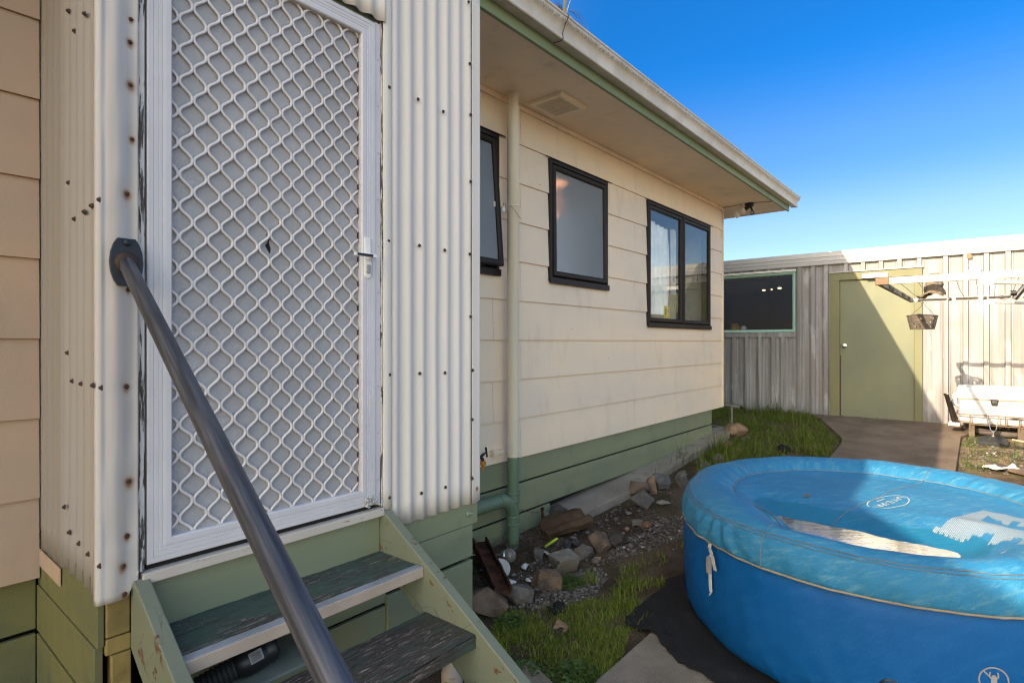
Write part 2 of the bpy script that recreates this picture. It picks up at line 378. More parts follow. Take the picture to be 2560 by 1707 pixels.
k = NT('reflection_glow'); e = k.n('Emission'); e.inputs[0].default_value = (1, .78, .45, 1); e.inputs[1].default_value = 1.0; k.L(e.outputs[0], k.out.inputs[0])  # glow of the bulbs that imitate bright reflections
plain('curtain_grey', (.50, .53, .57), .9)

# pool fabrics and water
def fabric(name, c, fade, fade_amt, fs=7, bs=1.0):
    k = NT(name)
    at = k.n('Attribute'); at.attribute_name = 'weave'; at.attribute_type = 'GEOMETRY'
    def wv_(sc_, rot=0):
        a_ = k.n('Mapping'); k.L(at.outputs['Vector'], a_.inputs[0]); a_.inputs['Rotation'].default_value = (0, 0, rot)
        b_ = k.n('Mapping'); k.L(a_.outputs[0], b_.inputs[0]); b_.inputs['Scale'].default_value = sc_; return b_.outputs[0]
    n1 = k.noise(fs * 1.6, wv_((1.0, 3.2, 1), .5), 8, .72); n2 = k.noise(1.6, None, 4)
    col = k.mix(k.ramp(n1, .46, .72, 0, fade_amt), c, fade)
    col = k.mix(k.ramp(n2, .4, .7, 0, .35), col, tuple(x * .72 for x in c))
    if name == 'cover_fabric':   # water line left where the panel sags
        so = k.n('SeparateXYZ'); k.L(k.co.outputs['Object'], so.inputs[0])
        rr = k.math('SQRT', k.math('ADD', k.math('MULTIPLY', so.outputs[0], so.outputs[0]), k.math('MULTIPLY', so.outputs[1], so.outputs[1])))
        lvl = k.math('ADD', so.outputs[2], k.math('MULTIPLY', k.noise(7, None, 5), .022))
        wet = k.math('MULTIPLY', k.ramp(lvl, .578, .584, 1, 0), k.math('LESS_THAN', rr, .70))
        col = k.mix(k.math('MULTIPLY', wet, .75), col, (.010, .135, .225))
    dirt = k.ramp(k.noise(19, k.pos((1, 1, 4)), 7, .7), .63, .78, 0, .35)
    col = k.mix(dirt, col, (.06, .09, .10))
    wv = k.noise(420, k.pos((1, 1, 1)), 2); pk = k.noise(7, wv_((7, 1.6, 1), -.55), 4, .5)
    k.pbr(col, k.ramp(n1, .3, .7, .42, .6), k.bump(k.math('ADD', wv, k.math('MULTIPLY', pk, 2.2)), .42 * bs, .006), spec=.18)
fabric('cover_fabric', (.026, .172, .320), (.15, .31, .34), .6)
fabric('wall_fabric', (.003, .078, .250), (.010, .115, .30), .4, 4, .5)
k = NT('pool_water')
mpw = k.n('Mapping'); k.L(k.pos((1, 1, 1), (0, 0, R(-40))), mpw.inputs[0]); mpw.inputs['Scale'].default_value = (7.5, 1.5, 1)
nz = k.noise(7, mpw.outputs[0], 4); fr = k.n('Fresnel'); fr.inputs[0].default_value = 1.34
bmp = k.bump(nz, .11, .008); k.L(bmp, fr.inputs['Normal'])
d = k.n('BsdfPrincipled'); d.inputs['Base Color'].default_value = (.018, .040, .038, 1); d.inputs['Roughness'].default_value = .6; d.inputs['Specular IOR Level'].default_value = 0
g = k.n('BsdfGlossy'); g.inputs['Roughness'].default_value = .01; k.L(bmp, g.inputs['Normal'])
mx = k.n('MixShader'); k.L(fr.outputs[0], mx.inputs[0]); k.L(d.outputs[0], mx.inputs[1]); k.L(g.outputs[0], mx.inputs[2]); k.L(mx.outputs[0], k.out.inputs[0])
k = NT('mat_mesh'); v = k.voro(240, k.pos((1, 2.4, 1))); n1 = k.noise(8, None, 6)
k.pbr(k.mix(k.ramp(n1, .5, .72, 0, .6), k.mix(k.ramp(v, .2, .5), (.003, .003, .003), (.026, .025, .025)), (.034, .033, .035)), .85, k.bump(k.math('ADD', v, n1), .7, .006), spec=.15)

plain('dull_globe', (.17, .15, .13), .22, bump=.05, var=.3, spec=.6)

# ------------------------------------------------------------------ geometry helpers
class MB:
    def __init__(s): s.v = []; s.f = []; s.tint = None
    def add(s, vs, fs):
        o = len(s.v); s.v += [tuple(map(float, p)) for p in vs]; s.f += [tuple(i + o for i in f) for f in fs]
        return s
    def box(s, x0, x1, y0, y1, z0, z1):
        vs = [(x, y, z) for z in (z0, z1) for y in (y0, y1) for x in (x0, x1)]
        return s.add(vs, [(0, 2, 3, 1), (4, 5, 7, 6), (0, 1, 5, 4), (2, 6, 7, 3), (0, 4, 6, 2), (1, 3, 7, 5)])
    def prism(s, poly, f0, f1):
        """poly of 2D points; f0/f1 map a 2D point to the two end faces"""
        n = len(poly); a = [f0(*p) for p in poly]; b = [f1(*p) for p in poly]
        return s.add(a + b, [tuple(range(n))[::-1], tuple(range(n, 2 * n))] + [(i, (i + 1) % n, n + (i + 1) % n, n + i) for i in range(n)])
    def ext_x(s, poly_yz, x0, x1): return s.prism(poly_yz, lambda y, z: (x0, y, z), lambda y, z: (x1, y, z))
    def ext_z(s, poly_xy, z0, z1): return s.prism(poly_xy, lambda x, y: (x, y, z0), lambda x, y: (x, y, z1))
    def ext_y(s, poly_xz, y0, y1): return s.prism(poly_xz, lambda x, z: (x, y0, z), lambda x, z: (x, y1, z))
    def tube(s, pts, r, n=10, cap=True, flat=1.0):
        pts = [Vector(p) for p in pts]; rs = r if isinstance(r, (list, tuple)) else [r] * len(pts)
        rings = []; prev = None
        for i, p in enumerate(pts):
            d = (pts[min(i + 1, len(pts) - 1)] - pts[max(i - 1, 0)]).normalized()
            up = prev if prev is not None else (Vector((0, 0, 1)) if abs(d.z) < .9 else Vector((1, 0, 0)))
            a = d.cross(up).normalized(); b = a.cross(d).normalized(); prev = b
            rings.append([p + (a * math.cos(2 * math.pi * k / n) + b * math.sin(2 * math.pi * k / n) * flat) * rs[i] for k in range(n)])
        vs = [q for ring in rings for q in ring]
        fs = [(i * n + k, i * n + (k + 1) % n, (i + 1) * n + (k + 1) % n, (i + 1) * n + k) for i in range(len(pts) - 1) for k in range(n)]
        if cap: fs += [tuple(range(n))[::-1], tuple(range((len(pts) - 1) * n, len(pts) * n))]
        return s.add(vs, fs)
    def lathe(s, prof, c, axis=(0, 0, 1), n=20, cap=True):
        """prof: list of (radius, height along axis)"""
        ax = Vector(axis).normalized(); u = ax.cross(Vector((0, 0, 1)) if abs(ax.z) < .9 else Vector((1, 0, 0))).normalized(); v = ax.cross(u)
        c = Vector(c); vs = []
        for r, h in prof:
            vs += [c + ax * h + (u * math.cos(2 * math.pi * k / n) + v * math.sin(2 * math.pi * k / n)) * max(r, 1e-5) for k in range(n)]
        m = len(prof)
        fs = [(i * n + k, i * n + (k + 1) % n, (i + 1) * n + (k + 1) % n, (i + 1) * n + k) for i in range(m - 1) for k in range(n)]
        if cap: fs += [tuple(range(n))[::-1], tuple(range((m - 1) * n, m * n))]
        return s.add(vs, fs)
    def frame(s, u0, u1, v0, v1, prof, mp):
        """mitred rectangular frame; prof = closed polygon of (inset, depth); mp(u, v, w) -> point"""
        n = len(prof); vs = []
        for (cu, cv, su, sv) in ((u0, v0, 1, 1), (u1, v0, -1, 1), (u1, v1, -1, -1), (u0, v1, 1, -1)):
            vs += [mp(cu + su * d, cv + sv * d, wd) for d, wd in prof]
        fs = [(c * n + k, c * n + (k + 1) % n, ((c + 1) % 4) * n + (k + 1) % n, ((c + 1) % 4) * n + k) for c in range(4) for k in range(n)]
        return s.add(vs, fs)
    def grid(s, nu, nv, fn, wrap=False):
        vs = [fn(i / (nu - (0 if wrap else 1)), j / (nv - 1)) for j in range(nv) for i in range(nu)]
        fs = []
        for j in range(nv - 1):
            for i in range(nu if wrap else nu - 1):
                a = j * nu + i; b = j * nu + (i + 1) % nu
                fs.append((a, b, b + nu, a + nu))
        return s.add(vs, fs)
    def build(s, name, mat, parent=None, smooth=False, bevel=0.0, solid=0.0, seg=2, loc=None):
        me = bpy.data.meshes.new(name)
        base = Vector(loc) if loc is not None else (parent_base(parent) if parent else Vector((0, 0, 0)))
        me.from_pydata([(x - base.x, y - base.y, z - base.z) for x, y, z in s.v], [], s.f)
        if s.tint is not None:
            a = me.attributes.new('tint', 'FLOAT', 'POINT'); a.data.foreach_set('value', s.tint)
        bm = bmesh.new(); bm.from_mesh(me)
        if len(bm.verts) < 60000: bmesh.ops.recalc_face_normals(bm, faces=bm.faces)
        bm.to_mesh(me); bm.free()
        me.materials.append(M[mat])
        o = bpy.data.objects.new(name, me); C.objects.link(o)
        if parent:
            o.parent = parent
        else: o.location = base
        if smooth:
            me.polygons.foreach_set('use_smooth', [True] * len(me.polygons))
            if smooth != 'all':
                md = o.modifiers.new('ss', 'EDGE_SPLIT'); md.split_angle = R(38)
        if solid: 
            md = o.modifiers.new('solid', 'SOLIDIFY'); md.thickness = solid; md.offset = 0
        if bevel:
            md = o.modifiers.new('bev', 'BEVEL'); md.width = bevel; md.segments = seg; md.limit_method = 'ANGLE'; md.angle_limit = R(40)
        return o
def parent_base(p):
    b = Vector((0, 0, 0))
    while p is not None:
        b += p.location; p = p.parent
    return b
def tag(o, label, cat, group=None, kind=None):
    o['label'] = label; o['category'] = cat
    if group: o['group'] = group
    if kind: o['kind'] = kind
    return o
def struct(o): o['kind'] = 'structure'; return o
def thing(name, label, cat, loc, group=None):
    o = bpy.data.objects.new(name, None); C.objects.link(o); o.location = loc; o.empty_display_size = .05
    return tag(o, label, cat, group)
def copy_part(src, parent, world):
    c = src.copy(); C.objects.link(c); c.parent = parent; c.location = Vector(world) - parent_base(parent)
    return c
def gz(x, y=0):
    return -1.45 + .0545 * (min(max(x, 1.5), 9.6) - 3)

# ------------------------------------------------------------------ setting: ground, path, strip, slab
def axis_steps(lo, hi, near_lo, near_hi, fine):
    a = list(np.arange(near_lo, near_hi + 1e-6, fine)); st = fine
    x = near_hi
    while x < hi: st *= 1.5; x += st; a.append(x)
    st = fine; x = near_lo
    while x > lo: st *= 1.5; x -= st; a.insert(0, x)
    return a
xs = axis_steps(-400, 400, 1.2, 9.6, .055); ys = axis_steps(-400, 400, -2.2, 3.6, .055)
m = MB()
for y in ys:
    for x in xs:
        z = gz(x)
        if 1 < x < 9.7 and -2.5 < y < 3.8:
            z += .018 * mnoise.noise((x * 1.7, y * 1.7, 0)) + .008 * mnoise.noise((x * 7, y * 7, 3)) + .004 * mnoise.noise((x * 19, y * 19, 5)) - .012
        m.v.append((x, y, z))
nx = len(xs)
m.f = [(j * nx + i, j * nx + i + 1, (j + 1) * nx + i + 1, (j + 1) * nx + i) for j in range(len(ys) - 1) for i in range(nx - 1)]
struct(m.build('ground', 'soil', smooth='all'))

def slab_on_slope(name, poly, top, thick, mat, bevel=.006):
    m = MB()
    m.prism(poly, lambda x, y: (x, y, gz(x) + top - thick), lambda x, y: (x, y, gz(x) + top))
    return struct(m.build(name, mat, bevel=bevel))
slab_on_slope('concrete_path', [(9.43, 2.02), (9.05, 1.80), (8.45, 1.56), (7.84, 1.33), (7.50, 1.28), (6.9, 1.27), (5.2, 1.25), (5.2, .215), (6.9, .213), (7.9, .216), (8.62, .217), (8.95, .10), (9.2, -.05), (9.43, -.12)], .022, .12, 'concrete_path')
slab_on_slope('footing_strip', [(3.62, 2.66), (3.655, 2.47), (3.9, 2.43), (4.5, 2.40), (5.2, 2.42), (5.8, 2.455), (6.5, 2.47), (7.08, 2.47), (7.36, 2.50), (7.60, 2.60), (7.66, 2.72), (7.5, 2.86), (7.2, 2.86), (3.62, 2.86)], .055, .16, 'concrete_strip')
slab_on_slope('concrete_slab', [(1.95, .10), (2.06, 1.30), (2.16, 1.305), (2.35, 1.297), (2.55, 1.289), (2.735, 1.279), (2.90, 1.20), (2.95, .5), (2.9, -.3), (2.2, -.3)], .020, .10, 'concrete_slab')
slab_on_slope('step_paver', [(1.72, 1.50), (2.02, 1.44), (2.09, 1.62), (1.86, 1.72), (1.70, 1.70)], .022, .08, 'concrete_slab')

# ------------------------------------------------------------------ house
HB = Vector((3.0, 2.67, -1.40))
house = thing('house', 'cream weatherboard house with green base boards, corrugated porch and white security door', 'house', HB)
YW = 2.665
Z0, S_ = .0251, .29
WIN = [(2.30, 3.048, .479, 1.462), (3.652, 4.560, .479, 1.452), (5.352, 7.083, .163, 1.446)]
def minus(rect, holes):
    out = [rect]
    for (a0, a1, b0, b1) in holes:
        nxt = []
        for (x0, x1, z0, z1) in out:
            if a1 <= x0 or a0 >= x1 or b1 <= z0 or b0 >= z1: nxt.append((x0, x1, z0, z1)); continue
            if x0 < a0: nxt.append((x0, a0, z0, z1))
            if a1 < x1: nxt.append((a1, x1, z0, z1))
            lo, hi = max(x0, a0), min(x1, a1)
            if z0 < b0: nxt.append((lo, hi, z0, b0))
            if b1 < z1: nxt.append((lo, hi, b1, z1))
        out = nxt
    return out
def courses(m, xa, xb, holes, joints):
    for k in range(-3, 6):
        z0 = Z0 + k * S_; z1 = min(z0 + S_, 1.752)
        cuts = [xa] + sorted(j for j, par in joints if (k % 2 == par) and xa < j < xb) + [xb]
        for a, b in zip(cuts[:-1], cuts[1:]):
            a2 = a + (.0016 if a != xa else 0); b2 = b - (.0016 if b != xb else 0)
            for (x0, x1, q0, q1) in minus((a2, b2, z0 - .014, z1), holes):
                t = lambda z: .021 - .013 * (z - z0) / S_
                lip = q0 < z0
                y0, y1 = YW + .006 - t(q0), YW + .006 - t(q1)
                m.ext_x([(y0, q0), (y1, q1), (YW + .03, q1), (YW + .03, q0 + (.003 if lip else 0))], x0, x1)
                yb = y0
m = MB(); courses(m, .56, 7.53, [(a, b, c, d) for a, b, c, d in WIN], [(2.99, 0), (6.86, 0), (5.1, 1), (3.3, 1)])
m.build('weatherboard_wall', 'cream_board', house)
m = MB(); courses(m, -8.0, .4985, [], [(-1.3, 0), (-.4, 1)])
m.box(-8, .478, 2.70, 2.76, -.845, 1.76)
m.build('weatherboard_wall', 'cream_board_left', house)
m = MB()   # inner lining and end wall
for (x0, x1, z0, z1) in minus((.48, 7.50, -.84, 1.76), WIN): m.box(x0, x1, YW + .031, YW + .10, z0, z1)
for k in range(-3, 6):
    z0 = Z0 + k * S_; z1 = min(z0 + S_, 1.75)
    m.prism([(2.668, z0 - .012), (9.0, z0 - .012), (9.0, z1), (2.668, z1)], lambda y, z, z0=z0: (7.534, y, z), lambda y, z, z0=z0: (7.534 + .021 - .013 * (z - z0) / S_, y, z))
m.box(7.47, 7.532, 2.70, 9.0, -.84, 1.76); m.box(-8, 7.5, 8.9, 9.0, -1.5, 1.76); m.box(-8.05, -7.99, 2.7, 9, -1.5, 1.76)
m.build('end_wall', 'cream_board', house)
m = MB(); m.box(7.518, 7.538, 2.640, 2.672, -.855, 1.73); m.build('corner_trim', 'cream_board', house)
m = MB(); m.box(.48, 7.53, YW - .026, YW - .006, 1.715, 1.752); m.build('eave_trim', 'cream_soffit', house, bevel=.004)
# base boards with open gaps
m = MB()
for (z0, z1) in ((-1.045, -.835), (-1.275, -1.060)):
    m.box(2.12, 7.20, 2.672, 2.695, z0, z1)
m.box(2.12, 3.70, 2.676, 2.695, -1.50, -1.292)
for (z0, z1) in ((-1.045, -.835), (-1.275, -1.060)): m.box(7.175, 7.197, 2.70, 8.9, z0, z1)
m.build('base_boards', 'green_board', house, bevel=.003)
m = MB()
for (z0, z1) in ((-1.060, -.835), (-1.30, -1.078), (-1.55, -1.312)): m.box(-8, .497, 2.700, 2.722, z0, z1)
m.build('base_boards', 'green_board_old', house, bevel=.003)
m = MB(); m.box(-8, 7.15, 2.76, 2.80, -1.7, -.83); m.box(7.10, 7.15, 2.8, 8.9, -1.7, -.83); m.build('subfloor', 'dark_gap', house)
# soffit in sheets, fascia, gutter, barge, roof
m = MB()
for a, b in ((-8.1, 1.2), (1.203, 3.855), (3.858, 6.39), (6.393, 8.19)): m.box(a, b, 2.036, YW + .02, 1.7522, 1.760)
m.box(7.555, 8.19, YW + .021, 9.2, 1.7522, 1.760)
m.build('soffit', 'cream_soffit', house)
m = MB(); m.box(-8.1, 8.235, 2.012, 2.036, 1.737, 1.905); m.build('fascia', 'green_fascia', house, bevel=.003)
m = MB(); m.box(8.19, 8.212, 2.037, 9.2, 1.748, 1.90); m.build('barge_board', 'cream_soffit', house, bevel=.003)
gprof = [(2.010, 1.815), (2.010, 1.806), (1.948, 1.800), (1.938, 1.798), (1.933, 1.803), (1.934, 1.814), (1.940, 1.820), (1.9405, 1.838), (1.934, 1.862), (1.921, 1.880), (1.909, 1.890), (1.9045, 1.899), (1.9045, 1.914), (1.898, 1.918), (1.897, 1.928), (1.902, 1.933), (1.910, 1.930)]
def gutter_run(x0, x1, grow=0.0):
    m = MB(); c = (1.96, 1.85)
    pr = [(c[0] + (y - c[0]) * (1 + grow), c[1] + (z - c[1]) * (1 + grow)) for y, z in gprof]
    outer = pr; inner = [(y + .0025 * (1 if y < 2 else -1), z + .003) for y, z in pr]
    poly = outer + inner[::-1]
    n = len(poly); vs = [(x, y, z) for x in (x0, x1) for y, z in poly]
    m.add(vs, [(i, (i + 1) % n, n + (i + 1) % n, n + i) for i in range(n)])
    return m
k = NT('gutter_paint'); v = k.pos((.5, 9, 9)); a = k.noise(6, k.pos((30, 6, 6)), 6, .7); b = k.noise(2, k.pos((3, 3, 3)), 5)
sepg = k.n('SeparateXYZ'); k.L(k.co.outputs['Object'], sepg.inputs[0])
lip = k.math('MULTIPLY', k.ramp(sepg.outputs[2], 3.292, 3.272, 1, 0), k.ramp(a, .40, .66))
grime = k.math('MAXIMUM', k.math('MULTIPLY', lip, k.ramp(sepg.outputs[2], 3.312, 3.296, 0, .85)), k.math('MULTIPLY', k.ramp(a, .58, .72), .35))
col = k.mix(k.ramp(b, .35, .7), (.52, .45, .365), (.63, .56, .47)); col = k.mix(grime, col, (.085, .058, .036))
k.pbr(col, .42, k.bump(k.noise(90), .05, .003), spec=.4)
g = gutter_run(-8.1, 8.30).build('gutter', 'gutter_paint', house, smooth=True)
m = gutter_run(8.296, 8.335, .06); o = m.build('end_cap', 'gutter_paint', g, smooth=True)
m = MB(); m.ext_x([(c[0], c[1]) for c in [(2.010, 1.93), (2.010, 1.806), (1.948, 1.800), (1.934, 1.803), (1.9405, 1.838), (1.921, 1.880), (1.9045, 1.899), (1.898, 1.928)]], 8.328, 8.332); m.build('end_cap', 'gutter_paint', g)
m = gutter_run(2.80, 2.86, .035); m.build('joiner', 'gutter_paint', g, smooth=True)
m = MB(); m.tube([(2.803, 2.0, 1.797), (2.803, 1.945, 1.791), (2.803, 1.93, 1.80), (2.803, 1.934, 1.835), (2.803, 1.915, 1.88), (2.803, 1.896, 1.91), (2.803, 1.892, 1.93)], .0022, 6); m.build('sealant', 'dark_gap', g)
m = MB()
rp = [(2.02, 1.925), (5.6, 3.05), (9.2, 1.93), (9.2, 1.90), (5.6, 3.02), (2.02, 1.895)]
m.ext_x(rp, -8.2, 8.24)
m.build('roof', 'roof_metal', house)
m = MB()  # wing to the west, gable to the yard; it throws the slanting shadow over the pool
m.ext_y([(-1.47, 1.90), (-5.5, 3.44), (-9.5, 1.90), (-9.5, 1.84), (-5.5, 3.38), (-1.47, 1.84)], 1.90, 9.1)
m.ext_y([(-1.9, 1.84), (-5.5, 3.1), (-9.1, 1.84)], 2.55, 2.6)
m.build('wing_roof', 'roof_metal', house)

# rooms behind the glass
m = MB()
def room(x0, x1, z0, z1, depth):
    y0, y1 = 2.77, 2.77 + depth
    m.box(x0, x1, y1, y1 + .04, z0, z1); m.box(x0 - .04, x0, y0, y1 + .04, z0, z1); m.box(x1, x1 + .04, y0, y1 + .04, z0, z1)
    m.box(x0 - .04, x1 + .04, y0, y1 + .04, z1, z1 + .04); m.box(x0 - .04, x1 + .04, y0, y1 + .04, z0 - .04, z0)
room(5.0, 7.35, -.2, 1.65, 1.6); room(3.55, 4.66, .2, 1.6, .9); room(2.1, 3.25, .2, 1.6, .9)
m.build('room_lining', 'room_paint', house)

# windows: brown aluminium
def window(i, sash_x, mull=None, pane='window_glass', tilt=0.0):
    x0, x1, z0, z1 = WIN[i]
    mp = lambda u, v, wd: (u, YW - .020 + wd, v)
    m = MB(); m.frame(x0, x1, z0, z1, [(0, .10), (0, .0), (.012, -.006), (.034, -.006), (.036, .018), (.046, .020), (.046, .10)], mp)
    m.box(x0 - .05, x1 + .06, YW - .030, YW - .018, z1 - .002, z1 + .004)
    if mull:
        m.box(mull[0], mull[1], YW - .022, YW + .05, z0 + .04, z1 - .04); m.box((mull[0] + mull[1]) / 2 - .006, (mull[0] + mull[1]) / 2 + .006, YW - .034, YW - .023, z0 + .03, z1 - .03)
    m.box(x0 - .004, x1 + .004, YW - .036, YW - .021, z0 - .018, z0 + .030)
    f = m.build('window', 'brown_alu', house, bevel=.0025)
    for (a, b) in sash_x:
        sz0, sz1 = z0 + .042, z1 - .042
        hinge = Vector(((a + b) / 2, YW - .022, sz1))
        rot = Matrix.Rotation(-tilt, 3, 'X')
        def mt(u, v, wd, hinge=hinge, rot=rot):
            return tuple(hinge + rot @ (Vector((u, YW - .022 + wd, v)) - hinge))
        m = MB(); m.frame(a, b, sz0, sz1, [(0, .03), (0, -.004), (.010, -.010), (.030, -.010), (.042, .002), (.042, .03)], mt)
        m.build('sash', 'brown_alu', f, bevel=.002)
        m = MB(); m.add([mt(a + .04, sz0 + .04, .012), mt(b - .04, sz0 + .04, .012), mt(b - .04, sz1 - .04, .012), mt(a + .04, sz1 - .04, .012)], [(0, 1, 2, 3)])
        m.build('pane', pane, f)
    return f
window(0, [(2.345, 3.010)], pane='frosted_glass', tilt=R(4.5))
window(1, [(3.694, 4.520)], pane='frosted_glass', tilt=R(.6))
window(2, [(5.372, 6.205), (6.245, 7.064)], mull=(6.205, 6.245))

# ------------------------------------------------------------------ porch cladding, base, door
def hl(x, y, z): return (x - HB.x, y - HB.y, z - HB.z)
FRONT_R = [(1.54, 1.086), (1.702, 1.088), (1.857, 1.081), (2.037, 1.12), (2.031, 1.37), (2.022, 1.67), (2.037, .79), (1.537, .43), (1.71, .432), (1.866, .43), (2.031, .431), (2.037, .123), (1.543, -.142), (1.712, -.144), (1.868, -.148), (2.052, -.143), (2.049, -.387), (1.541, -.668), (1.722, -.686), (1.871, -.688), (2.049, -.68)]
FRONT_L = [(.584, .964), (.582, .895), (.583, .767), (.587, .606), (.572, .439), (.576, .155), (.571, -.134), (.578, -.417), (.573, -.579), (.562, -.665), (.566, -.749)]
SIDE = [(2.224, 1.041), (2.057, .972), (2.164, .958), (2.232, .502), (1.814 + .1, .398), (1.938 + .05, .392), (2.06, .385), (2.166, .378), (2.244, -.036), (2.189, -.123), (2.092, -.127), (1.975, -.126), (1.895, -.129), (2.279, -.532), (2.222, -.601), (2.115, -.612), (2.02, -.622), (1.91, -.629)]
corrugated('corrugated_right', (.69, .62, .56), [(2.085 - HB.x, -.735 - HB.z, 1.6), (2.049 - HB.x, -.67 - HB.z, .8)], streak=.10)
corrugated('corrugated_left', (.53, .485, .45), [(x - HB.x, z - HB.z, 1.5 + (i * 37 % 5) * .28) for i, (x, z) in enumerate(FRONT_L)], streak=.42)
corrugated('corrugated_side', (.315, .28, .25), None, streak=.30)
PITCH = .0765
def corr_y(x, ph, amp=.0085): return amp * math.cos(2 * math.pi * (x - ph) / PITCH)
# right sheet: ridges towards the yard
def sheet_x(x0, x1, z0, z1, yc, ph, nz=26, wob=.0025, amp=.0085):
    m = MB(); nxs = max(8, int((x1 - x0) / PITCH * 14))
    def fn(u, v):
        x = x0 + (x1 - x0) * u; z = z0 + (z1 - z0) * v
        y = yc - corr_y(x, ph, amp) + wob * mnoise.noise((x * 3, z * 2.3, 1)) + wob * .5 * mnoise.noise((x * 11, z * 7, 4))
        return (x, y, z)
    return m.grid(nxs, nz, fn)
s1 = sheet_x(1.545, 2.062, -.806, 1.765, 1.972, 1.658).build('porch_sheet', 'corrugated_right', house, smooth='all', solid=.0012)
m = MB()   # lap strip and rolled corner at the right edge
def fl(u, v):
    z = -.806 + 2.555 * v; z2 = z + (.03 * max(0, (u - .35)) if v == 0 else 0) - (.055 * max(0, u - .3) ** 1.4 if v == 1 else 0)
    if u < .55: x = 2.048 + .052 * u / .55; y = 1.958 + .001 * math.sin(u * 5) + .0016 * mnoise.noise((2, z * 3, 0))
    else:
        a = (u - .55) / .45 * math.pi / 2
        x = 2.100 + .016 * math.sin(a); y = 1.974 - .016 * math.cos(a) + (.0 if u < .98 else .03)
    return (x, y, z2)
m.grid(22, 30, fl); m.build('corner_flashing', 'corrugated_right', house, smooth='all', solid=.0012)
# flat lead strip beside the door on the right
m = MB()
def fr(u, v):
    z = -.715 + 2.48 * v - (.0 if v else .01 * mnoise.noise((u * 9, 2, 0))); x = 1.512 + .046 * u
    return (x + .002 * mnoise.noise((0, z * 4, 2)), 1.966 - .006 * math.sin(u * math.pi) + .0015 * mnoise.noise((1, z * 3, 0)), z)
m.grid(10, 30, fr); m.build('edge_strip', 'corrugated_right', house, smooth='all', solid=.0012)
# header sheet over the door
sheet_x(.50, 1.515, 1.352, 1.765, 1.962, .60, 6).build('porch_sheet', 'corrugated_right', house, smooth='all', solid=.0012)
# left front strip, dented and rust streaked, wrapping onto the side return
m = MB()
def fl2(u, v):
    z = -.762 + 2.52 * v
    L = u * 1.0
    if L < .62:
        x = .602 - .092 * L / .62
        y = 1.960 - .0055 * math.cos(2 * math.pi * (x - .545) / .085) + .005 * mnoise.noise((x * 14, z * 2.6, 3)) + .0028 * mnoise.noise((x * 30, z * 8, 6))
    else:
        a = (L - .62) / .38 * math.pi / 2
        x = .510 - .014 * math.sin(a); y = 1.976 - .014 * math.cos(a) + (.012 if u == 1 else 0) + .003 * mnoise.noise((.5 * 14, z * 2.6, 3))
    for px, pz in FRONT_L:
        d2 = (x - px) ** 2 + (z - pz) ** 2
        y += .004 * math.exp(-d2 / .0005)
    zz = z + (.022 * max(0, 1 - (x - .497) / .04) if v == 0 and False else 0) + (.0 if v else .085 * max(0, (x - .575) / .03))
    return (x, y, zz)
m.grid(30, 120, fl2); m.build('porch_sheet', 'corrugated_left', house, smooth='all', solid=.0012)
m = MB()
def fsd(u, v):
    y = 1.985 + (2.655 - 1.985) * u
    zb = -.735 if y < 2.33 else (-.735 if y < 2.36 else -.752)
    z = zb + (1.765 - zb) * v
    return (.502 - .0085 * math.cos(2 * math.pi * (y - 2.0) / PITCH) * (1 if y < 2.36 else .12) + .002 * mnoise.noise((1, y * 4, z * 3)), y, z)
m.grid(120, 26, fsd); m.build('porch_sheet', 'corrugated_side', house, smooth='all', solid=.0012)
m = MB(); m.box(.4955, .4988, 2.36, 2.64, -.812, -.752); m.build('end_board', 'cream_board_left', house)
# cored porch carcass, closed
m = MB(); m.box(.515, .615, 1.995, 2.05, -.70, 1.76); m.box(1.52, 2.09, 1.995, 2.66, -.79, 1.76); m.box(.515, 1.55, 2.03, 2.65, 1.35, 1.76); m.box(.514, .535, 2.0, 2.66, -.7, 1.76); m.box(.53, 1.53, 2.6, 2.66, -.8, 1.7)
m.build('porch_core', 'room_paint', house)
# base boards of the porch
m = MB(); m.box(1.553, 2.117, 1.985, 2.01, -.918, -.79); m.build('base_boards', 'green_board', house, bevel=.003)
m = MB(); m.box(1.553, 2.085, 1.988, 2.01, -1.079, -.921); m.box(1.553, 2.085, 1.988, 2.01, -1.46, -1.098); m.box(2.062, 2.083, 2.012, 2.66, -1.079, -.80); m.box(2.062, 2.083, 2.012, 2.66, -1.5, -1.098)
m.box(.66, 1.552, 1.999, 2.02, -.905, -.70); m.box(.66, 1.552, 1.999, 2.02, -1.13, -.92); m.box(.66, 1.552, 1.999, 2.02, -1.52, -1.145)
m.build('base_boards', 'green_board', house, bevel=.003)
m = MB()
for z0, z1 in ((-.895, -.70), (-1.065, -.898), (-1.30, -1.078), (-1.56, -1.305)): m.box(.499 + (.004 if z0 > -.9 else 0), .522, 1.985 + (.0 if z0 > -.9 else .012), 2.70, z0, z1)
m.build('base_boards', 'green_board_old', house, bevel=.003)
m = MB(); m.box(.525, .587, 1.982, 2.03, -.872, -.72); m.box(.525, .590, 1.984, 2.03, -.925, -.876); m.box(.54, .592, 1.989, 2.03, -1.5, -.93); m.build('corner_blocks', 'yellow_timber', house, bevel=.004)
m = MB(); m.lathe([(.0, -.012), (.008, -.011), (.0135, -.006), (.0145, 0)], (2.046, 1.983, -.857), (0, 1, 0), 14); m.tube([(2.046, 1.975, -.857), (2.060, 1.958, -.853)], .0035, 6); m.build('bolt', 'green_timber', house, smooth=True)
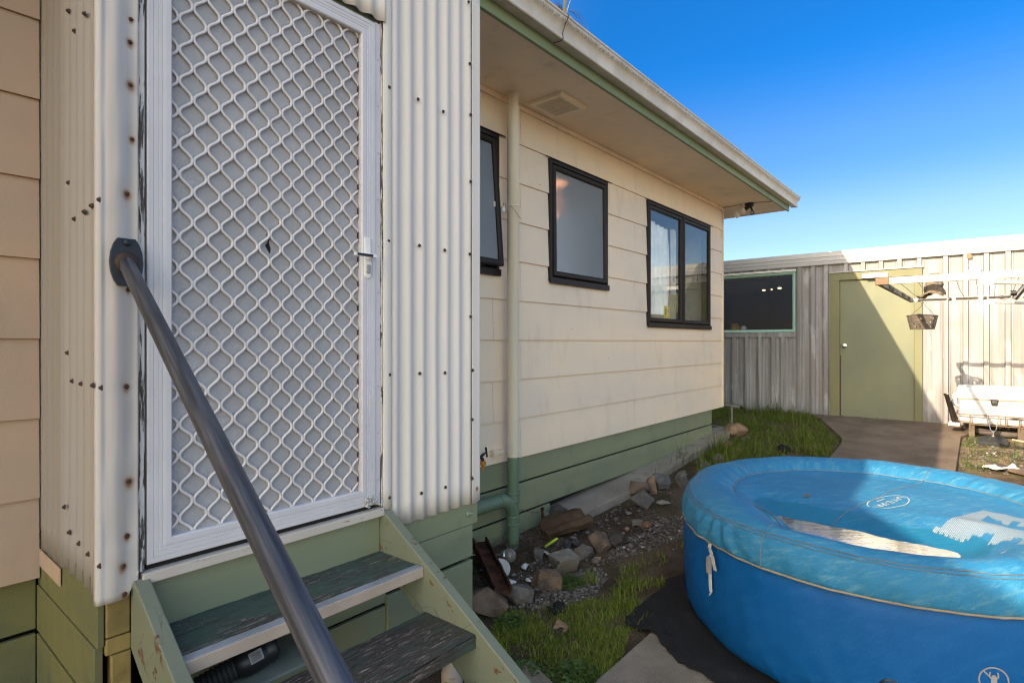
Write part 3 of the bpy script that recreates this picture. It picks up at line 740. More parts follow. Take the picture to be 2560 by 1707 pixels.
# fixings
def nail_mesh(ax):
    m = MB(); m.lathe([(.0, -.0085), (.0035, -.0080), (.0052, -.0055), (.0052, -.003), (.0078, -.0022), (.0082, 0)], (0, 0, 0), ax, 10)
    return m
nf = nail_mesh((0, 1, 0)); ns = nail_mesh((1, 0, 0))
n0 = nf.build('nail', 'nail_rust', house, smooth=True, loc=(0, 0, 0)); n0.location = hl(FRONT_R[0][0], 1.961, FRONT_R[0][1])
n1 = ns.build('nail', 'nail_rust', house, smooth=True, loc=(0, 0, 0)); n1.location = hl(.491, SIDE[0][0], SIDE[0][1])
for x, z in FRONT_R[1:]: copy_part(n0, house, (x, 1.957 if x > 2 else 1.962, z))
for x, z in FRONT_L: copy_part(n0, house, (x, 1.963 - .0055 * math.cos(2 * math.pi * (x - .545) / .085) + .003, z))
for y, z in SIDE[1:]: copy_part(n1, house, (.493, y, z))
# jamb timber, sill, door opening
m = MB(); m.box(.601, .622, 1.972, 2.05, -.70, 1.36); m.build('door_jamb', 'flaking_paint', house, bevel=.002)
m = MB(); m.box(1.5065, 1.521, 1.971, 2.05, -.70, 1.36); m.build('door_jamb', 'flaking_paint', house, bevel=.002)
m = MB(); m.box(.603, 1.520, 1.985, 2.05, 1.341, 1.36); m.build('door_head', 'green_timber', house)
m = MB(); m.box(.612, 1.512, 1.955, 2.05, -.736, -.703); m.build('door_sill', 'flaking_sill', house, bevel=.003)
m = MB(); m.box(.63, 1.506, 1.990, 2.05, -.703, -.690); m.build('threshold', 'dark_gap', house)

# security door: mitred aluminium frame, diamond grille, screen, lever lock
mpd = lambda u, v, wd: (u, 1.972 + wd, v)
m = MB(); m.frame(.629, 1.479, -.684, 1.338, [(0, .03), (0, .002), (.003, 0), (.016, 0), (.0175, .002), (.019, 0), (.031, 0), (.0325, .0018), (.034, 0), (.042, 0), (.0435, .0018), (.045, -.0), (.052, -.001), (.066, -.001), (.070, .003), (.070, .03)], mpd)
door = m.build('security_door', 'door_alu', house, bevel=.0)
m = MB(); m.box(.690, 1.410, 2.0005, 2.004, -.62, 1.275); m.build('insect_screen', 'insect_mesh', door)
m = MB()
def strand(m, cx, phase, dy, zlo, zhi, xlo, xhi):
    P = .1005; A = .0186; pts = []
    n = 24; z = zlo
    N = int((zhi - zlo) / P * n)
    for i in range(N + 1):
        z = zlo + (zhi - zlo) * i / N
        t = ((z - .186) / P + phase) % 1.0
        tri = 1 - 4 * abs(((t + .5) % 1.0) - .5) if False else (4 * abs(t - .5) - 1)
        x = A * max(-1, min(1, 1.22 * tri)); x = A * math.sin(x / A * math.pi / 2 * .92) / math.sin(math.pi / 2 * .92)
        pts.append((cx + x, z))
    wd = .0045; vs = []; seg = []
    for i, (x, z) in enumerate(pts):
        a = pts[max(i - 1, 0)]; b = pts[min(i + 1, len(pts) - 1)]
        dx, dz = b[0] - a[0], b[1] - a[1]; l = math.hypot(dx, dz); nx_, nz_ = dz / l, -dx / l
        for (o, yy) in ((-wd, 1.992 + dy), (-wd * .62, 1.9885 + dy), (wd * .62, 1.9885 + dy), (wd, 1.992 + dy), (wd, 1.9965 + dy), (-wd, 1.9965 + dy)):
            vs.append((min(max(x + nx_ * o, xlo), xhi), yy, z + nz_ * o))
    k = 6; fs = [(i * k + j, i * k + (j + 1) % k, (i + 1) * k + (j + 1) % k, (i + 1) * k + j) for i in range(len(pts) - 1) for j in range(k)]
    m.add(vs, fs)
j = 0; x = .725 - .0867 * .75 + .0
while x < 1.42:
    strand(m, x, 0.0 if j % 2 == 0 else .5, .0005 * (j % 2), -.62, 1.272, .690, 1.404)
    x += .0867 / 2; j += 1
m.build('diamond_grille', 'grille_alu', door, smooth='all')
m = MB(); m.ext_y([(1.018, .385), (1.023, .395), (1.030, .372), (1.027, .36), (1.034, .335), (1.030, .318), (1.020, .335), (1.013, .345), (1.024, .362)], 1.9985, 2.0); m.build('torn_hole', 'dark_gap', door)
m = MB(); m.box(1.4815, 1.5055, 1.977, 2.0, -.69, 1.345); m.build('closing_strip', 'door_alu', door, bevel=.0015)
rv = MB().lathe([(.0, -.0016), (.002, -.0014), (.003, 0)], (0, 0, 0), (0, 1, 0), 8).build('rivet', 'galv', door, smooth=True, loc=(0, 0, 0))
zz = 1.19; first = True
while zz > -.65:
    if first: rv.location = Vector((1.494, 1.9768, zz)) - parent_base(door); first = False
    else: copy_part(rv, door, (1.494, 1.9768, zz))
    zz -= .197
m = MB(); a = [(1.437, .185), (1.437, -.02)]
poly = [(1.419, .430), (1.446, .430), (1.450, .280)] + [(1.4345 + .0155 * math.cos(t), .280 + .020 * math.sin(t)) for t in [0, -.5, -1, -1.57, -2.1, -2.6, -3.1]]
m.ext_y(poly, 1.964, 1.972); m.build('lock_plate', 'white_plastic', door, bevel=.002)
m = MB(); m.lathe([(.011, 0), (.011, -.028), (.009, -.03)], (1.437, 1.964, .348), (0, 1, 0), 14); m.box(1.340, 1.445, 1.918, 1.929, .342, .355); m.box(1.426, 1.446, 1.920, 1.955, .3425, .3545)
lev = m.build('lever_handle', 'white_plastic', door, bevel=.004)
m = MB(); m.box(1.350, 1.424, 1.9155, 1.9178, .3435, .3535); m.build('grip_inlay', 'black_plastic', lev)
m = MB(); m.lathe([(.009, 0), (.009, -.008), (.008, -.009), (.0, -.009)], (1.4345, 1.963, .290), (0, 1, 0), 14); m.box(1.428, 1.441, 1.953, 1.963, .296, .316); m.build('lock_cylinder', 'galv', door, bevel=.001)
m = MB()
for i in range(26):
    p = Vector((1.470 + rnd.uniform(-.05, .02), 1.963 + rnd.uniform(-.006, .003), -.665 + rnd.uniform(-.028, .03) + 0))
    m.lathe([(.001, -.006), (.008 * rnd.uniform(.5, 1.2), 0), (.001, .006)], p, (rnd.uniform(-1, 1), rnd.uniform(-1, 1), rnd.uniform(-1, 1)), 6)
m.build('cobweb_tuft', 'straw_grey' if 'straw_grey' in M else 'strap_grey', door, smooth='all')

# ------------------------------------------------------------------ steps
st = thing('wooden_steps', 'worn green painted timber steps up to the white security door', 'steps', (1.07, 1.5, gz(1.1)))
def stringer(x0, x1):
    top = lambda y: -.718 - .589 * (1.971 - y)
    poly = [(1.984, -.722), (1.962, -.716), (.66, top(.66)), (.62, top(.62) - .03), (.62, -1.56), (1.02, -1.56), (1.984, top(1.984) - .215)]
    m = MB(); m.ext_x(poly, x0, x1); return m
stringer(1.506, 1.551).build('stringer', 'stringer_paint', st, bevel=.004)
stringer(.588, .632).build('stringer', 'stringer_paint', st, bevel=.004)
m = MB(); m.box(.633, 1.505, 1.982, 1.998, -.90, -.737); m.build('riser', 'green_board', st)
def tread(z, y0, y1, t, mat):
    m = MB(); n = 40
    def fn(u, v): return (.634 + .87 * u, y0 + (y1 - y0) * v, z + .0022 * mnoise.noise((u * 6, v * 9, z)) - (.004 * abs(mnoise.noise((u * 17, 3, z))) if v in (0, 1) else 0))
    m.grid(n, 14, fn); o = len(m.v)
    m.box(.634, 1.504, y0, y1, z - t, z - .006)
    return m.build('tread', mat, st, bevel=.002)
t1 = tread(-.889, 1.712, 1.981, .042, 'tread_paint')
m = MB()
for i in range(5): m.box(.634, 1.504, 1.704 + i * .007, 1.709 + i * .007, -.8885, -.8845)
m.box(.634, 1.504, 1.7035, 1.7385, -.8905, -.8865); m.build('nosing', 'alu_strip', t1)
m = MB(); m.box(.634, 1.504, 1.700, 1.7115, -.926, -.8870); m.build('nosing_face', 'tan_strip', t1, bevel=.002)
tread(-1.060, 1.418, 1.69, .048, 'tread_bare'); tread(-1.231, 1.124, 1.396, .048, 'tread_bare'); tread(-1.402, .83, 1.10, .048, 'tread_bare')

# ------------------------------------------------------------------ hand rail
A_ = Vector((.566, 1.945, .230)); B_ = Vector((.4165, .640, -.436)); dirn = (B_ - A_).normalized()
E_ = A_ + dirn * 1.95
hr = thing('handrail', 'dark grey steel pipe handrail bolted to the corrugated wall beside the steps', 'handrail', (E_.x, E_.y, gz(1)))
m = MB(); m.tube([A_ - dirn * .012, A_ + dirn * .5, A_ + dirn * 1.0, A_ + dirn * 1.5, E_], .0212, 28); m.build('rail', 'rail_steel', hr, smooth=True)
m = MB(); m.tube([E_ - dirn * .02, (E_.x, E_.y - .02, E_.z - .06), (E_.x, E_.y - .02, -1.62)], .0212, 20); m.build('post', 'rail_steel', hr, smooth=True)
pl = []
for sgn in (1, -1):
    for t in np.linspace(-1, 1, 9): pl.append((.566 + sgn * (.0235 + .0235 * math.cos(t * 1.02) ** 1.0 - .0), .232 + sgn * -t * .073))
poly = [(.566 + .043 * math.cos(a) * (1.0), .233 + .082 * math.sin(a)) for a in [R(t) for t in (-58, -40, -20, 0, 20, 40, 58, 122, 140, 160, 180, 200, 220, 238)]]
m = MB(); m.ext_y(poly, 1.940, 1.950); m.build('flange_plate', 'flange_steel', hr, bevel=.0015)
m = MB(); m.lathe([(.0, -.008), (.006, -.0075), (.0095, -.005), (.0105, 0)], (.566, 1.940, .290), (0, 1, 0), 8); m.build('bolt', 'flange_steel', hr, smooth=True)
m = MB(); m.lathe([(.033, 0), (.031, -.006), (.026, -.011)], (.566, 1.9405, .230), (0, 1, 0), 22); m.build('weld_ring', 'nail_rust', hr, smooth='all')

# ------------------------------------------------------------------ downpipe, tap, vent, flood light, gutter weed
PX, PY, PR = 3.098, 2.560, .0425
dp = thing('downpipe', 'round downpipe painted cream above and green below, with a side branch at its foot', 'downpipe', (PX, PY, -1.46))
m = MB(); m.lathe([(PR, -.812), (PR, .948), (PR + .0015, .95), (PR + .0015, 1.655)], (PX, PY, 0), n=32); m.build('upper_pipe', 'cream_pvc', dp, smooth=True)
m = MB(); m.lathe([(PR - .004, 1.64), (PR - .004, 1.752)], (PX, PY, 0), n=32); m.build('spigot', 'cream_pvc', dp, smooth=True)
m = MB(); m.lathe([(PR - .001, -1.52), (PR - .001, -.811)], (PX, PY, 0), n=32)
for z0, z1 in ((-1.128, -1.056), (-1.292, -1.222)):
    m.lathe([(PR, z0), (PR + .006, z0 + .001), (PR + .009, z0 + .006), (PR + .009, z0 + .012), (PR + .005, z0 + .016), (PR + .005, z1 - .016), (PR + .009, z1 - .012), (PR + .009, z1 - .006), (PR + .006, z1 - .001), (PR, z1)], (PX, PY, 0), n=32)
m.build('lower_pipe', 'green_pvc', dp, smooth=True)
m = MB(); m.tube([(2.06, 2.572, -1.098), (2.965, 2.572, -1.100)], .0455, 24, cap=False)
m.tube([(2.955, 2.572, -1.100), (3.0, 2.570, -1.103), (3.045, 2.566, -1.128), (3.075, 2.562, -1.165), (3.095, 2.56, -1.215)], [.0485, .0485, .047, .045, .042], 24)
m.lathe([(.0485, -.006), (.051, -.004), (.051, .004), (.0485, .006)], (2.962, 2.572, -1.100), (1, 0, 0), 24, cap=False)
m.build('branch', 'green_pvc', dp, smooth=True)
ax = Vector((-.78, -.62, .02)).normalized(); c0 = Vector((PX, PY, -1.172)) + ax * .030
m = MB(); m.lathe([(.026, -.02), (.026, .016), (.025, .018), (.020, .018), (.019, .012), (.0, .012)], c0, ax, 22); m.build('inspection_cap', 'green_pvc', dp, smooth=True)
for zb in (.952, -.775):
    m = MB(); m.lathe([(PR + .001, -.006), (PR + .0035, -.005), (PR + .0035, .005), (PR + .001, .006)], (PX, PY, zb), n=28); m.box(PX - .135, PX - .04, PY + .055, PY + .078, zb - .012, zb + .012); m.box(PX - .145, PX - .125, PY + .052, PY + .09, zb - .018, zb + .018)
    m.build('bracket', 'cream_pvc', dp, smooth=True)
m = MB(); m.lathe([(.0, -.024), (.009, -.022), (.014, -.012), (.013, .004), (.006, .014), (.006, .022)], (PX - .068, PY + .032, .925), n=12)
o = tag(m.build('hanging_bulb', 'white_plastic', None, smooth=True, loc=(PX - .068, PY + .032, .925)), 'small white bulb dangling behind the cream downpipe at its upper bracket', 'bulb')
m = MB(); m.tube([(PX - .075, PY + .01, .96), (PX - .085, PY - .01, .90), (PX - .098, PY - .012, .885)], .0016, 5); m.tube([(PX - .05, PY - .01, .95), (PX - .04, PY - .046, .91), (PX + .02, PY - .052, .86)], .0014, 5); m.tube([(PX - .068, PY + .032, .945), (PX - .068, PY + .03, .97)], .002, 5); m.build('wire', 'brown_wire', o)

tp = thing('garden_tap', 'dark garden tap with an orange hose connector on the lowest weatherboard', 'tap', (2.80, 2.64, -.78))
m = MB(); m.tube([(2.795, 2.655, -.782), (2.797, 2.60, -.778), (2.803, 2.585, -.778)], .011, 12); m.tube([(2.799, 2.60, -.775), (2.822, 2.585, -.752)], .0095, 10); m.tube([(2.803, 2.587, -.778), (2.804, 2.578, -.80)], .0115, 12); m.build('body', 'brown_alu', tp, smooth=True)
m = MB(); m.tube([(2.822, 2.585, -.752), (2.834, 2.577, -.742)], .006, 8); m.tube([(2.826, 2.572, -.716), (2.842, 2.578, -.768)], [.0075, .0055, ][:2], 8); m.lathe([(.004, -.008), (.008, 0), (.004, .008)], (2.825, 2.572, -.714), n=10); m.lathe([(.004, -.008), (.008, 0), (.004, .008)], (2.843, 2.579, -.770), n=10); m.build('handle', 'black_plastic', tp, smooth=True)
m = MB(); m.lathe([(.012, 0), (.019, -.002), (.019, -.026), (.014, -.029), (.010, -.040), (.008, -.044), (.009, -.052), (.007, -.060), (.0, -.060)], (2.804, 2.577, -.797), (.08, -.02, 1), 16)
for k_ in range(12):
    a = k_ * math.pi / 6; m.box(2.804 + .0185 * math.cos(a) - .0016, 2.804 + .0185 * math.cos(a) + .0016, 2.577 + .0185 * math.sin(a) - .0016, 2.577 + .0185 * math.sin(a) + .0016, -.822, -.800)
m.build('hose_connector', 'orange_plastic', tp, smooth=True)

painted('vent_cream', (.78, .68, .52), .45, .05, 3, .04, 90, dirt_amt=.15)
vt = thing('soffit_vent', 'square cream louvred vent grille set in the eave soffit', 'vent', (3.45, 2.43, 1.752))
m = MB(); mpv = lambda u, v, wd: (u, v, 1.752 - wd)
m.frame(3.285, 3.62, 2.28, 2.58, [(0, 0), (.004, .022), (.012, .026), (.034, .026), (.042, .018), (.042, 0)], mpv); m.build('frame', 'vent_cream', vt, bevel=.002)
m = MB(); y = 2.33
while y < 2.535: m.ext_x([(y, 1.744), (y + .003, 1.744), (y + .008, 1.731), (y + .005, 1.731)], 3.326, 3.58); y += .0155
for x in (3.39, 3.452, 3.515): m.box(x - .002, x + .002, 2.32, 2.54, 1.730, 1.746)
m.build('louvre', 'vent_cream', vt)
m = MB(); m.box(3.325, 3.58, 2.32, 2.54, 1.7485, 1.7505); m.build('duct_shadow', 'dark_gap', vt)

fl_ = thing('security_light', 'twin lamp sensor flood light under the far corner of the eave soffit', 'light', (7.49, 2.29, 1.752))
m = MB(); m.lathe([(.055, 0), (.055, -.03), (.045, -.045), (.0, -.047)], (7.49, 2.30, 1.752), n=20); m.tube([(7.49, 2.30, 1.71), (7.47, 2.345, 1.672)], .018, 10); m.tube([(7.49, 2.32, 1.71), (7.50, 2.42, 1.66)], .018, 10); m.tube([(7.50, 2.29, 1.715), (7.50, 2.262, 1.64)], .012, 10); m.build('base', 'black_plastic', fl_, smooth=True)
for c, ax in (((7.475, 2.385, 1.672), (-.80, .28, -.40)), ((7.50, 2.455, 1.640), (-.35, .85, -.30))):
    m = MB(); m.lathe([(.018, -.05), (.024, -.035), (.042, -.010), (.052, .010), (.052, .018), (.044, .026), (.022, .032), (.0, .033)], c, ax, 22); m.build('lamp', 'lamp_body', fl_, smooth=True) if False else m.build('lamp', 'chrome_soft' if 'chrome_soft' in M else 'icebox_white', fl_, smooth=True)
m = MB(); m.box(7.478, 7.522, 2.245, 2.292, 1.605, 1.650); se = m.build('sensor', 'black_plastic', fl_, bevel=.008)
m = MB(); m.box(7.4755, 7.479, 2.252, 2.285, 1.613, 1.643); m.build('lens', 'label_grey', se, bevel=.001)
m = MB(); m.tube([(7.50, 2.26, 1.748), (7.50, 2.20, 1.7495), (7.53, 2.13, 1.7485), (7.56, 2.06, 1.749), (7.565, 2.037, 1.749)], .003, 6); m.build('cable', 'brown_wire', fl_)
m = MB(); m.tube([(7.50, 2.40, 1.749), (7.50, 2.50, 1.7495), (7.51, 2.655, 1.749)], .0028, 6); m.build('cable', 'brown_wire', fl_)

m = MB(); tint = []
def blade(m, base, d, length, width, droop, seg=7, up=1.0, tint_v=.5, tl=None):
    d = Vector((d[0], d[1], 0)); d = d.normalized() if d.length > 1e-4 else Vector((1, 0, 0)); side = Vector((-d.y, d.x, 0))
    o = len(m.v); p = Vector(base); ang = up
    for i in range(seg + 1):
        t = i / seg; wd = width * (1 - t ** 1.6) * .5 + .0002
        m.v += [tuple(p - side * wd), tuple(p + side * wd)]
        if tl is not None: tl += [tint_v, tint_v]
        stp = length / seg; p = p + (d * math.cos(ang) + Vector((0, 0, 1)) * math.sin(ang)) * stp; ang -= droop / seg
    m.f += [(o + 2 * i, o + 2 * i + 1, o + 2 * i + 3, o + 2 * i + 2) for i in range(seg)]
gw = thing('gutter_weed', 'grassy weed with arching brown blades growing out of the gutter', 'plant', (2.80, 1.95, 1.93))
for (a, ln, wd, dr, tv, n_) in ((90, .22, .010, .25, .8, 0), (70, .25, .012, .3, .85, 0), (110, .20, .009, .3, .75, 0), (-10, .26, .005, 2.6, .2, 0), (10, .20, .004, 2.3, .1, 0), (170, .16, .004, 2.4, .1, 0), (190, .14, .004, 2.2, .15, 0), (175, .12, .004, 2.0, .1, 0), (-20, .34, .003, 2.9, .25, 0), (-5, .14, .005, .6, .1, 0), (20, .16, .005, .5, .15, 0), (150, .13, .004, 1.6, .2, 0)):
    blade(m, (2.80 + rnd.uniform(-.016, .016), 1.925 + rnd.uniform(-.008, .008), 1.918), (math.cos(R(a)), -.35 * abs(math.sin(R(a))) + .05), ln * 1.15, wd * 1.5, dr, 10, up=1.35 if dr < 1 else 1.15, tint_v=tv, tl=tint)
m.tint = tint
leafmat('weed_dry', (.10, .055, .025), (.22, .16, .04), (.50, .42, .05))
m.build('leaves', 'weed_dry', gw)
m = MB(); m.tube([(2.97, 1.93, 1.935), (3.03, 1.93, 1.945), (3.06, 1.93, 1.938)], .004, 6); m.build('twig', 'brown_wire', gw)

# galvanised pipe frame at the far corner
pf = thing('pipe_frame', 'galvanised pipe stand with a black capped rail at the far corner of the house', 'pipe', (7.75, 2.61, -1.2))
m = MB(); m.tube([(7.70, 2.78, -.845), (7.74, 2.475, -.868)], .011, 10); m.tube([(7.73, 2.80, -.858), (7.77, 2.52, -.885)], .011, 10); m.build('rail', 'gate_steel', pf, smooth=True)
m = MB(); m.lathe([(.015, -.02), (.016, .012), (.0, .014)], (7.74, 2.475, -.868), (.12, -.99, -.08), 12); m.build('cap', 'black_plastic', pf, smooth=True)
m = MB(); m.tube([(7.755, 2.61, -.875), (7.755, 2.61, -1.24)], .014, 12); m.build('post', 'gate_steel', pf, smooth=True)
m = MB(); m.tube([(7.76, 2.62, -1.165), (7.76, 2.92, -1.150)], .012, 10); m.tube([(7.78, 2.62, -1.185), (7.78, 2.92, -1.170)], .010, 10); m.tube([(7.62, 2.9, -1.18), (7.62, 2.9, -.85)], .011, 8); m.build('rail', 'gate_steel', pf, smooth=True)

# things behind the double window
m = MB()
def cur(u, v):
    x = 5.40 + .80 * u * (1 if v < .3 else 1); z = .30 + 1.02 * v
    return (x, 2.80 + .018 * math.sin(u * 46 + 1.5 * math.sin(v * 3)) + .006 * mnoise.noise((u * 20, v * 4, 0)), z - .03 * abs(math.sin(u * 7)) * v - (.22 * max(0, u - .72) if v > .9 else 0))
m.grid(90, 14, cur); o = m.build('curtain', 'curtain_white', None, smooth='all', loc=(5.8, 2.86, .3)); tag(o, 'sheer white curtain bunched inside the left pane of the double window', 'curtain')
m = MB()
def cur2(u, v):
    z = .95 - .0 + (1.30 - .55) * (v - .5); z = .55 + .75 * v; wd = .10 + .26 * v
    return (6.27 + wd * u, 2.80 + .016 * math.sin(u * 24 + v), z)
m.grid(50, 14, cur2); o = m.build('curtain', 'curtain_white', None, smooth='all', loc=(6.4, 2.86, .6)); tag(o, 'narrow white curtain drawn to a point inside the right pane', 'curtain')
m = MB(); m.tube([(6.42 + .075 * .95 * (16 * math.sin(t) ** 3) / 16, 2.80, .42 + .13 * (13 * math.cos(t) - 5 * math.cos(2 * t) - 2 * math.cos(3 * t) - math.cos(4 * t)) / 17) for t in np.linspace(0, 2 * math.pi, 30)], .006, 6); m.tube([(6.42, 2.80, .30), (6.42, 2.80, .225)], .006, 6); m.lathe([(.05, 0), (.05, .008), (.01, .012)], (6.42, 2.80, .212), n=14)
o = m.build('heart_ornament', 'galv', None, smooth=True, loc=(6.42, 2.80, .212)); tag(o, 'grey wire heart ornament standing on the sill inside the right pane', 'ornament')
df = thing('reed_diffuser', 'small reed diffuser jar with sticks on the sill in the corner of the right pane', 'diffuser', (6.76, 2.80, .212))
m = MB(); m.lathe([(.026, 0), (.028, .01), (.028, .035), (.014, .048), (.014, .06)], (6.76, 2.80, .212), n=14); m.build('jar', 'cream_bottle', df, smooth=True)
m = MB()
for k_ in range(8): m.tube([(6.76, 2.80, .24), (6.76 + rnd.uniform(-.13, .06), 2.80 + rnd.uniform(-.03, .03), .24 + rnd.uniform(.12, .22))], .0025, 5)
m.build('reeds', 'tan_strip', df)
cdn = thing('yellow_card', 'small yellow printed card leaning inside the left pane beside the mullion', 'card', (6.12, 2.785, .212))
m = MB(); m.box(6.04, 6.185, 2.783, 2.786, .225, .40); m.build('sheet', 'yellow_card', cdn)
m = MB(); m.box(6.06, 6.08, 2.7815, 2.7828, .30, .37); m.box(6.06, 6.16, 2.7815, 2.7828, .245, .262)
for z in (.355, .335, .315): m.box(6.095, 6.165, 2.7815, 2.7828, z, z + .008)
m.build('print', 'red_ink', cdn)
# behind the frosted sash: net curtain with an orange cloth that emits in place of sunlight
m = MB(); m.grid(60, 12, lambda u, v: (3.62 + .98 * u, 2.90 + .02 * math.sin(u * 30 + 2 * v) + .01 * math.sin(u * 11), .30 + 1.25 * v)); o = m.build('curtain', 'curtain_grey', None, smooth='all', loc=(4.1, 2.9, .3)); tag(o, 'grey net curtain behind the frosted single window beside the downpipe', 'curtain')
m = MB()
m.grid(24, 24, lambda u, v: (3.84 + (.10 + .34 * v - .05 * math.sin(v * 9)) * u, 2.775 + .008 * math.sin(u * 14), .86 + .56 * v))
o = m.build('emissive_cloth', 'orange_glow', None, smooth='all', loc=(3.95, 2.87, 1.2)); tag(o, 'orange cloth given emission for sunlight, glowing through the top of the frosted middle window', 'cloth')
m = MB(); m.lathe([(.05, 0), (.06, .05), (.05, .16), (.02, .2)], (2.80, 2.84, .52), n=14); o = m.build('green_bottle', 'green_pvc', None, smooth=True, loc=(2.80, 2.84, .52)); tag(o, 'blurred green bottle behind the frosted glass of the half open window', 'bottle')

# ------------------------------------------------------------------ shed
SB = Vector((9.44, 1.0, -1.10))
shed = thing('shed', 'ribbed grey metal shed with a green door and a wide mint framed window', 'shed', SB)
XS = 9.44
def ribbed(y0, y1, z0, z1, ribs, nm='ribbed_wall', dz=None):
    prof = [(y0, XS)]
    for c in sorted(ribs):
        if c - .05 <= y0 or c + .05 >= y1: continue
        prof += [(c - .058, XS), (c - .047, XS - .004), (c - .033, XS - .004), (c - .024, XS - .040), (c + .024, XS - .040), (c + .033, XS - .004), (c + .047, XS - .004), (c + .058, XS)]
    prof.append((y1, XS))
    m = MB(); nz = 8; vs = []
    for j in range(nz):
        z = z0 + (z1 - z0) * j / (nz - 1)
        vs += [(x + .004 * mnoise.noise((y * 2.2, z * 1.4, 0)) + .002 * mnoise.noise((y * 7, z * 3, 2)), y, z) for y, x in prof]
    n = len(prof); m.add(vs, [(j * n + i, j * n + i + 1, (j + 1) * n + i + 1, (j + 1) * n + i) for j in range(nz - 1) for i in range(n - 1)])
    return m.build(nm, 'shed_metal', shed)
rr = [.603 - .2065 * k_ for k_ in range(0, 26)]
ribbed(-4.8, .648, -1.16, 1.14, rr)
ribbed(.60, 1.75, .99, 1.14, [.68, .90, 1.115, 1.33, 1.54])
ribbed(1.74, 2.212, -1.16, 1.14, [1.80, 1.97, 2.155])
ribbed(2.205, 3.78, -1.16, .13, [2.39, 2.527, 2.727, 2.932, 3.135, 3.34, 3.54])
ribbed(2.205, 3.78, 1.06, 1.14, [2.39, 2.6, 2.8, 3.0, 3.2, 3.4, 3.6])
ribbed(3.775, 7.5, -1.16, 1.14, [3.95 + .205 * k_ for k_ in range(17)])
m = MB()
fp = [(9.46, 1.125), (9.392, 1.125), (9.386, 1.130), (9.386, 1.176), (9.391, 1.181), (9.383, 1.186), (9.383, 1.234), (9.389, 1.239), (9.380, 1.244), (9.380, 1.306), (9.386, 1.316), (9.46, 1.325)]
m.prism(fp, lambda x, z: (x, -4.9, z), lambda x, z: (x, 7.6, z)); m.build('fascia', 'shed_fascia', shed)
m = MB(); m.box(9.46, 13.5, -4.9, 7.6, 1.24, 1.30); m.build('roof', 'roof_metal', shed)
m = MB()
m.box(13.4, 13.5, -4.8, 7.5, -1.2, 1.24); m.box(9.46, 13.4, 7.4, 7.5, -1.2, 1.24); m.box(9.46, 13.4, -4.8, -4.7, -1.2, 1.24)
for (y0, y1, z0, z1) in minus((-4.7, 7.4, -1.2, 1.12), [(2.25, 3.75, .18, 1.03)]): m.box(9.452, 9.475, y0, y1, z0, z1)
m.box(9.48, 13.4, 1.9, 1.94, -1.2, 1.2); m.box(9.48, 13.4, 4.6, 4.64, -1.2, 1.2); m.box(11.6, 11.64, 1.94, 4.6, -1.2, 1.2); m.box(9.48, 11.6, 1.94, 4.6, -1.15, -1.12)
m.build('lining', 'dark_room', shed)
mps = lambda u, v, wd: (XS - .028 + wd, u, v)
m = MB(); m.frame(2.216, 3.75, .140, 1.066, [(0, .05), (0, .0), (.006, -.006), (.020, -.006), (.024, .004), (.040, .006), (.044, .02), (.044, .05)], mps); wn = m.build('window', 'mint_frame', shed, bevel=.002)
m = MB(); m.add([(XS - .004, 2.255, .18), (XS - .004, 3.72, .18), (XS - .004, 3.72, 1.03), (XS - .004, 2.255, 1.03)], [(0, 1, 2, 3)]); m.build('pane', 'shed_glass', wn)
m = MB(); m.ext_y([(XS + .0, .139), (XS - .036, .135), (XS - .040, .128), (XS - .034, .066), (XS, .066)], 2.207, 3.78) if False else m.box(XS - .036, XS - .001, 2.207, 3.78, .064, .137); m.build('sill_flashing', 'shed_metal', wn, bevel=.004)
m = MB(); m.box(XS - .050, XS - .001, 2.204, 3.78, 1.068, 1.098); m.build('head_flashing', 'white_rusty', wn, bevel=.004)
for y in (2.23, 2.9, 3.3):
    m.v = m.v
m = MB(); m.box(XS - .034, XS, .646, .732, -1.145, .885); m.box(XS - .034, XS, 1.625, 1.746, -1.145, .885); m.box(XS - .036, XS, .646, 1.746, .886, .994); fr_ = m.build('door_frame', 'frame_green', shed, bevel=.003)
m = MB(); m.box(XS - .052, XS, .640, 1.750, .995, 1.012); m.build('head_flashing', 'shed_fascia', shed, bevel=.002)
m = MB(); m.box(XS + .002, XS + .010, .734, 1.623, -1.092, .884); dl = m.build('door', 'door_green', shed, bevel=.003)
m = MB(); m.lathe([(.030, 0), (.030, -.006), (.012, -.010), (.012, -.030), (.024, -.036), (.029, -.050), (.026, -.064), (.014, -.068), (.0, -.068)], (XS + .002, 1.568, -.062), (1, 0, 0), 20); m.build('knob', 'chrome', dl, smooth=True)
plain('maroon_paint', (.055, .016, .014), .6, var=.3)
m = MB(); m.ext_z([(XS - .0008, 1.6225), (XS - .0008, 1.612), (XS + .0022, 1.612), (XS + .0022, 1.6225)], -1.09, -.20)
for i in range(26):
    y = 1.62 - i * .026; m.box(XS - .0005, XS + .0022, y - rnd.uniform(.008, .026), y, -1.091, -1.091 + rnd.uniform(.004, .020))
m.build('worn_edge', 'maroon_paint', dl)
m = MB(); m.box(XS - .055, XS - .037, 1.030, 1.340, .930, .957); m.box(XS - .055, XS - .037, 1.030, 1.340, .894, .921); m.box(XS - .050, XS - .0365, 1.032, 1.338, .920, .931); m.build('batten', 'white_plastic', shed, bevel=.003)
m = MB(); m.box(XS - .062, XS - .036, .735, 1.29, .880, .890); m.build('shade_strip', 'brown_alu', shed)  # dark strip added to make the shade band over the door
m = MB(); m.lathe([(.0, -.016), (.055, -.014), (.064, -.006), (.064, 0)], (XS - .030, .10, .905), (1, 0, 0), 20); m.build('cover_disc', 'icebox_white', shed, smooth=True)
m = MB(); m.tube([(XS - .055, .155, 1.095), (XS + .01, .155, 1.10)], .028, 12); m.build('timber_stub', 'stone_tan', shed, smooth=True)
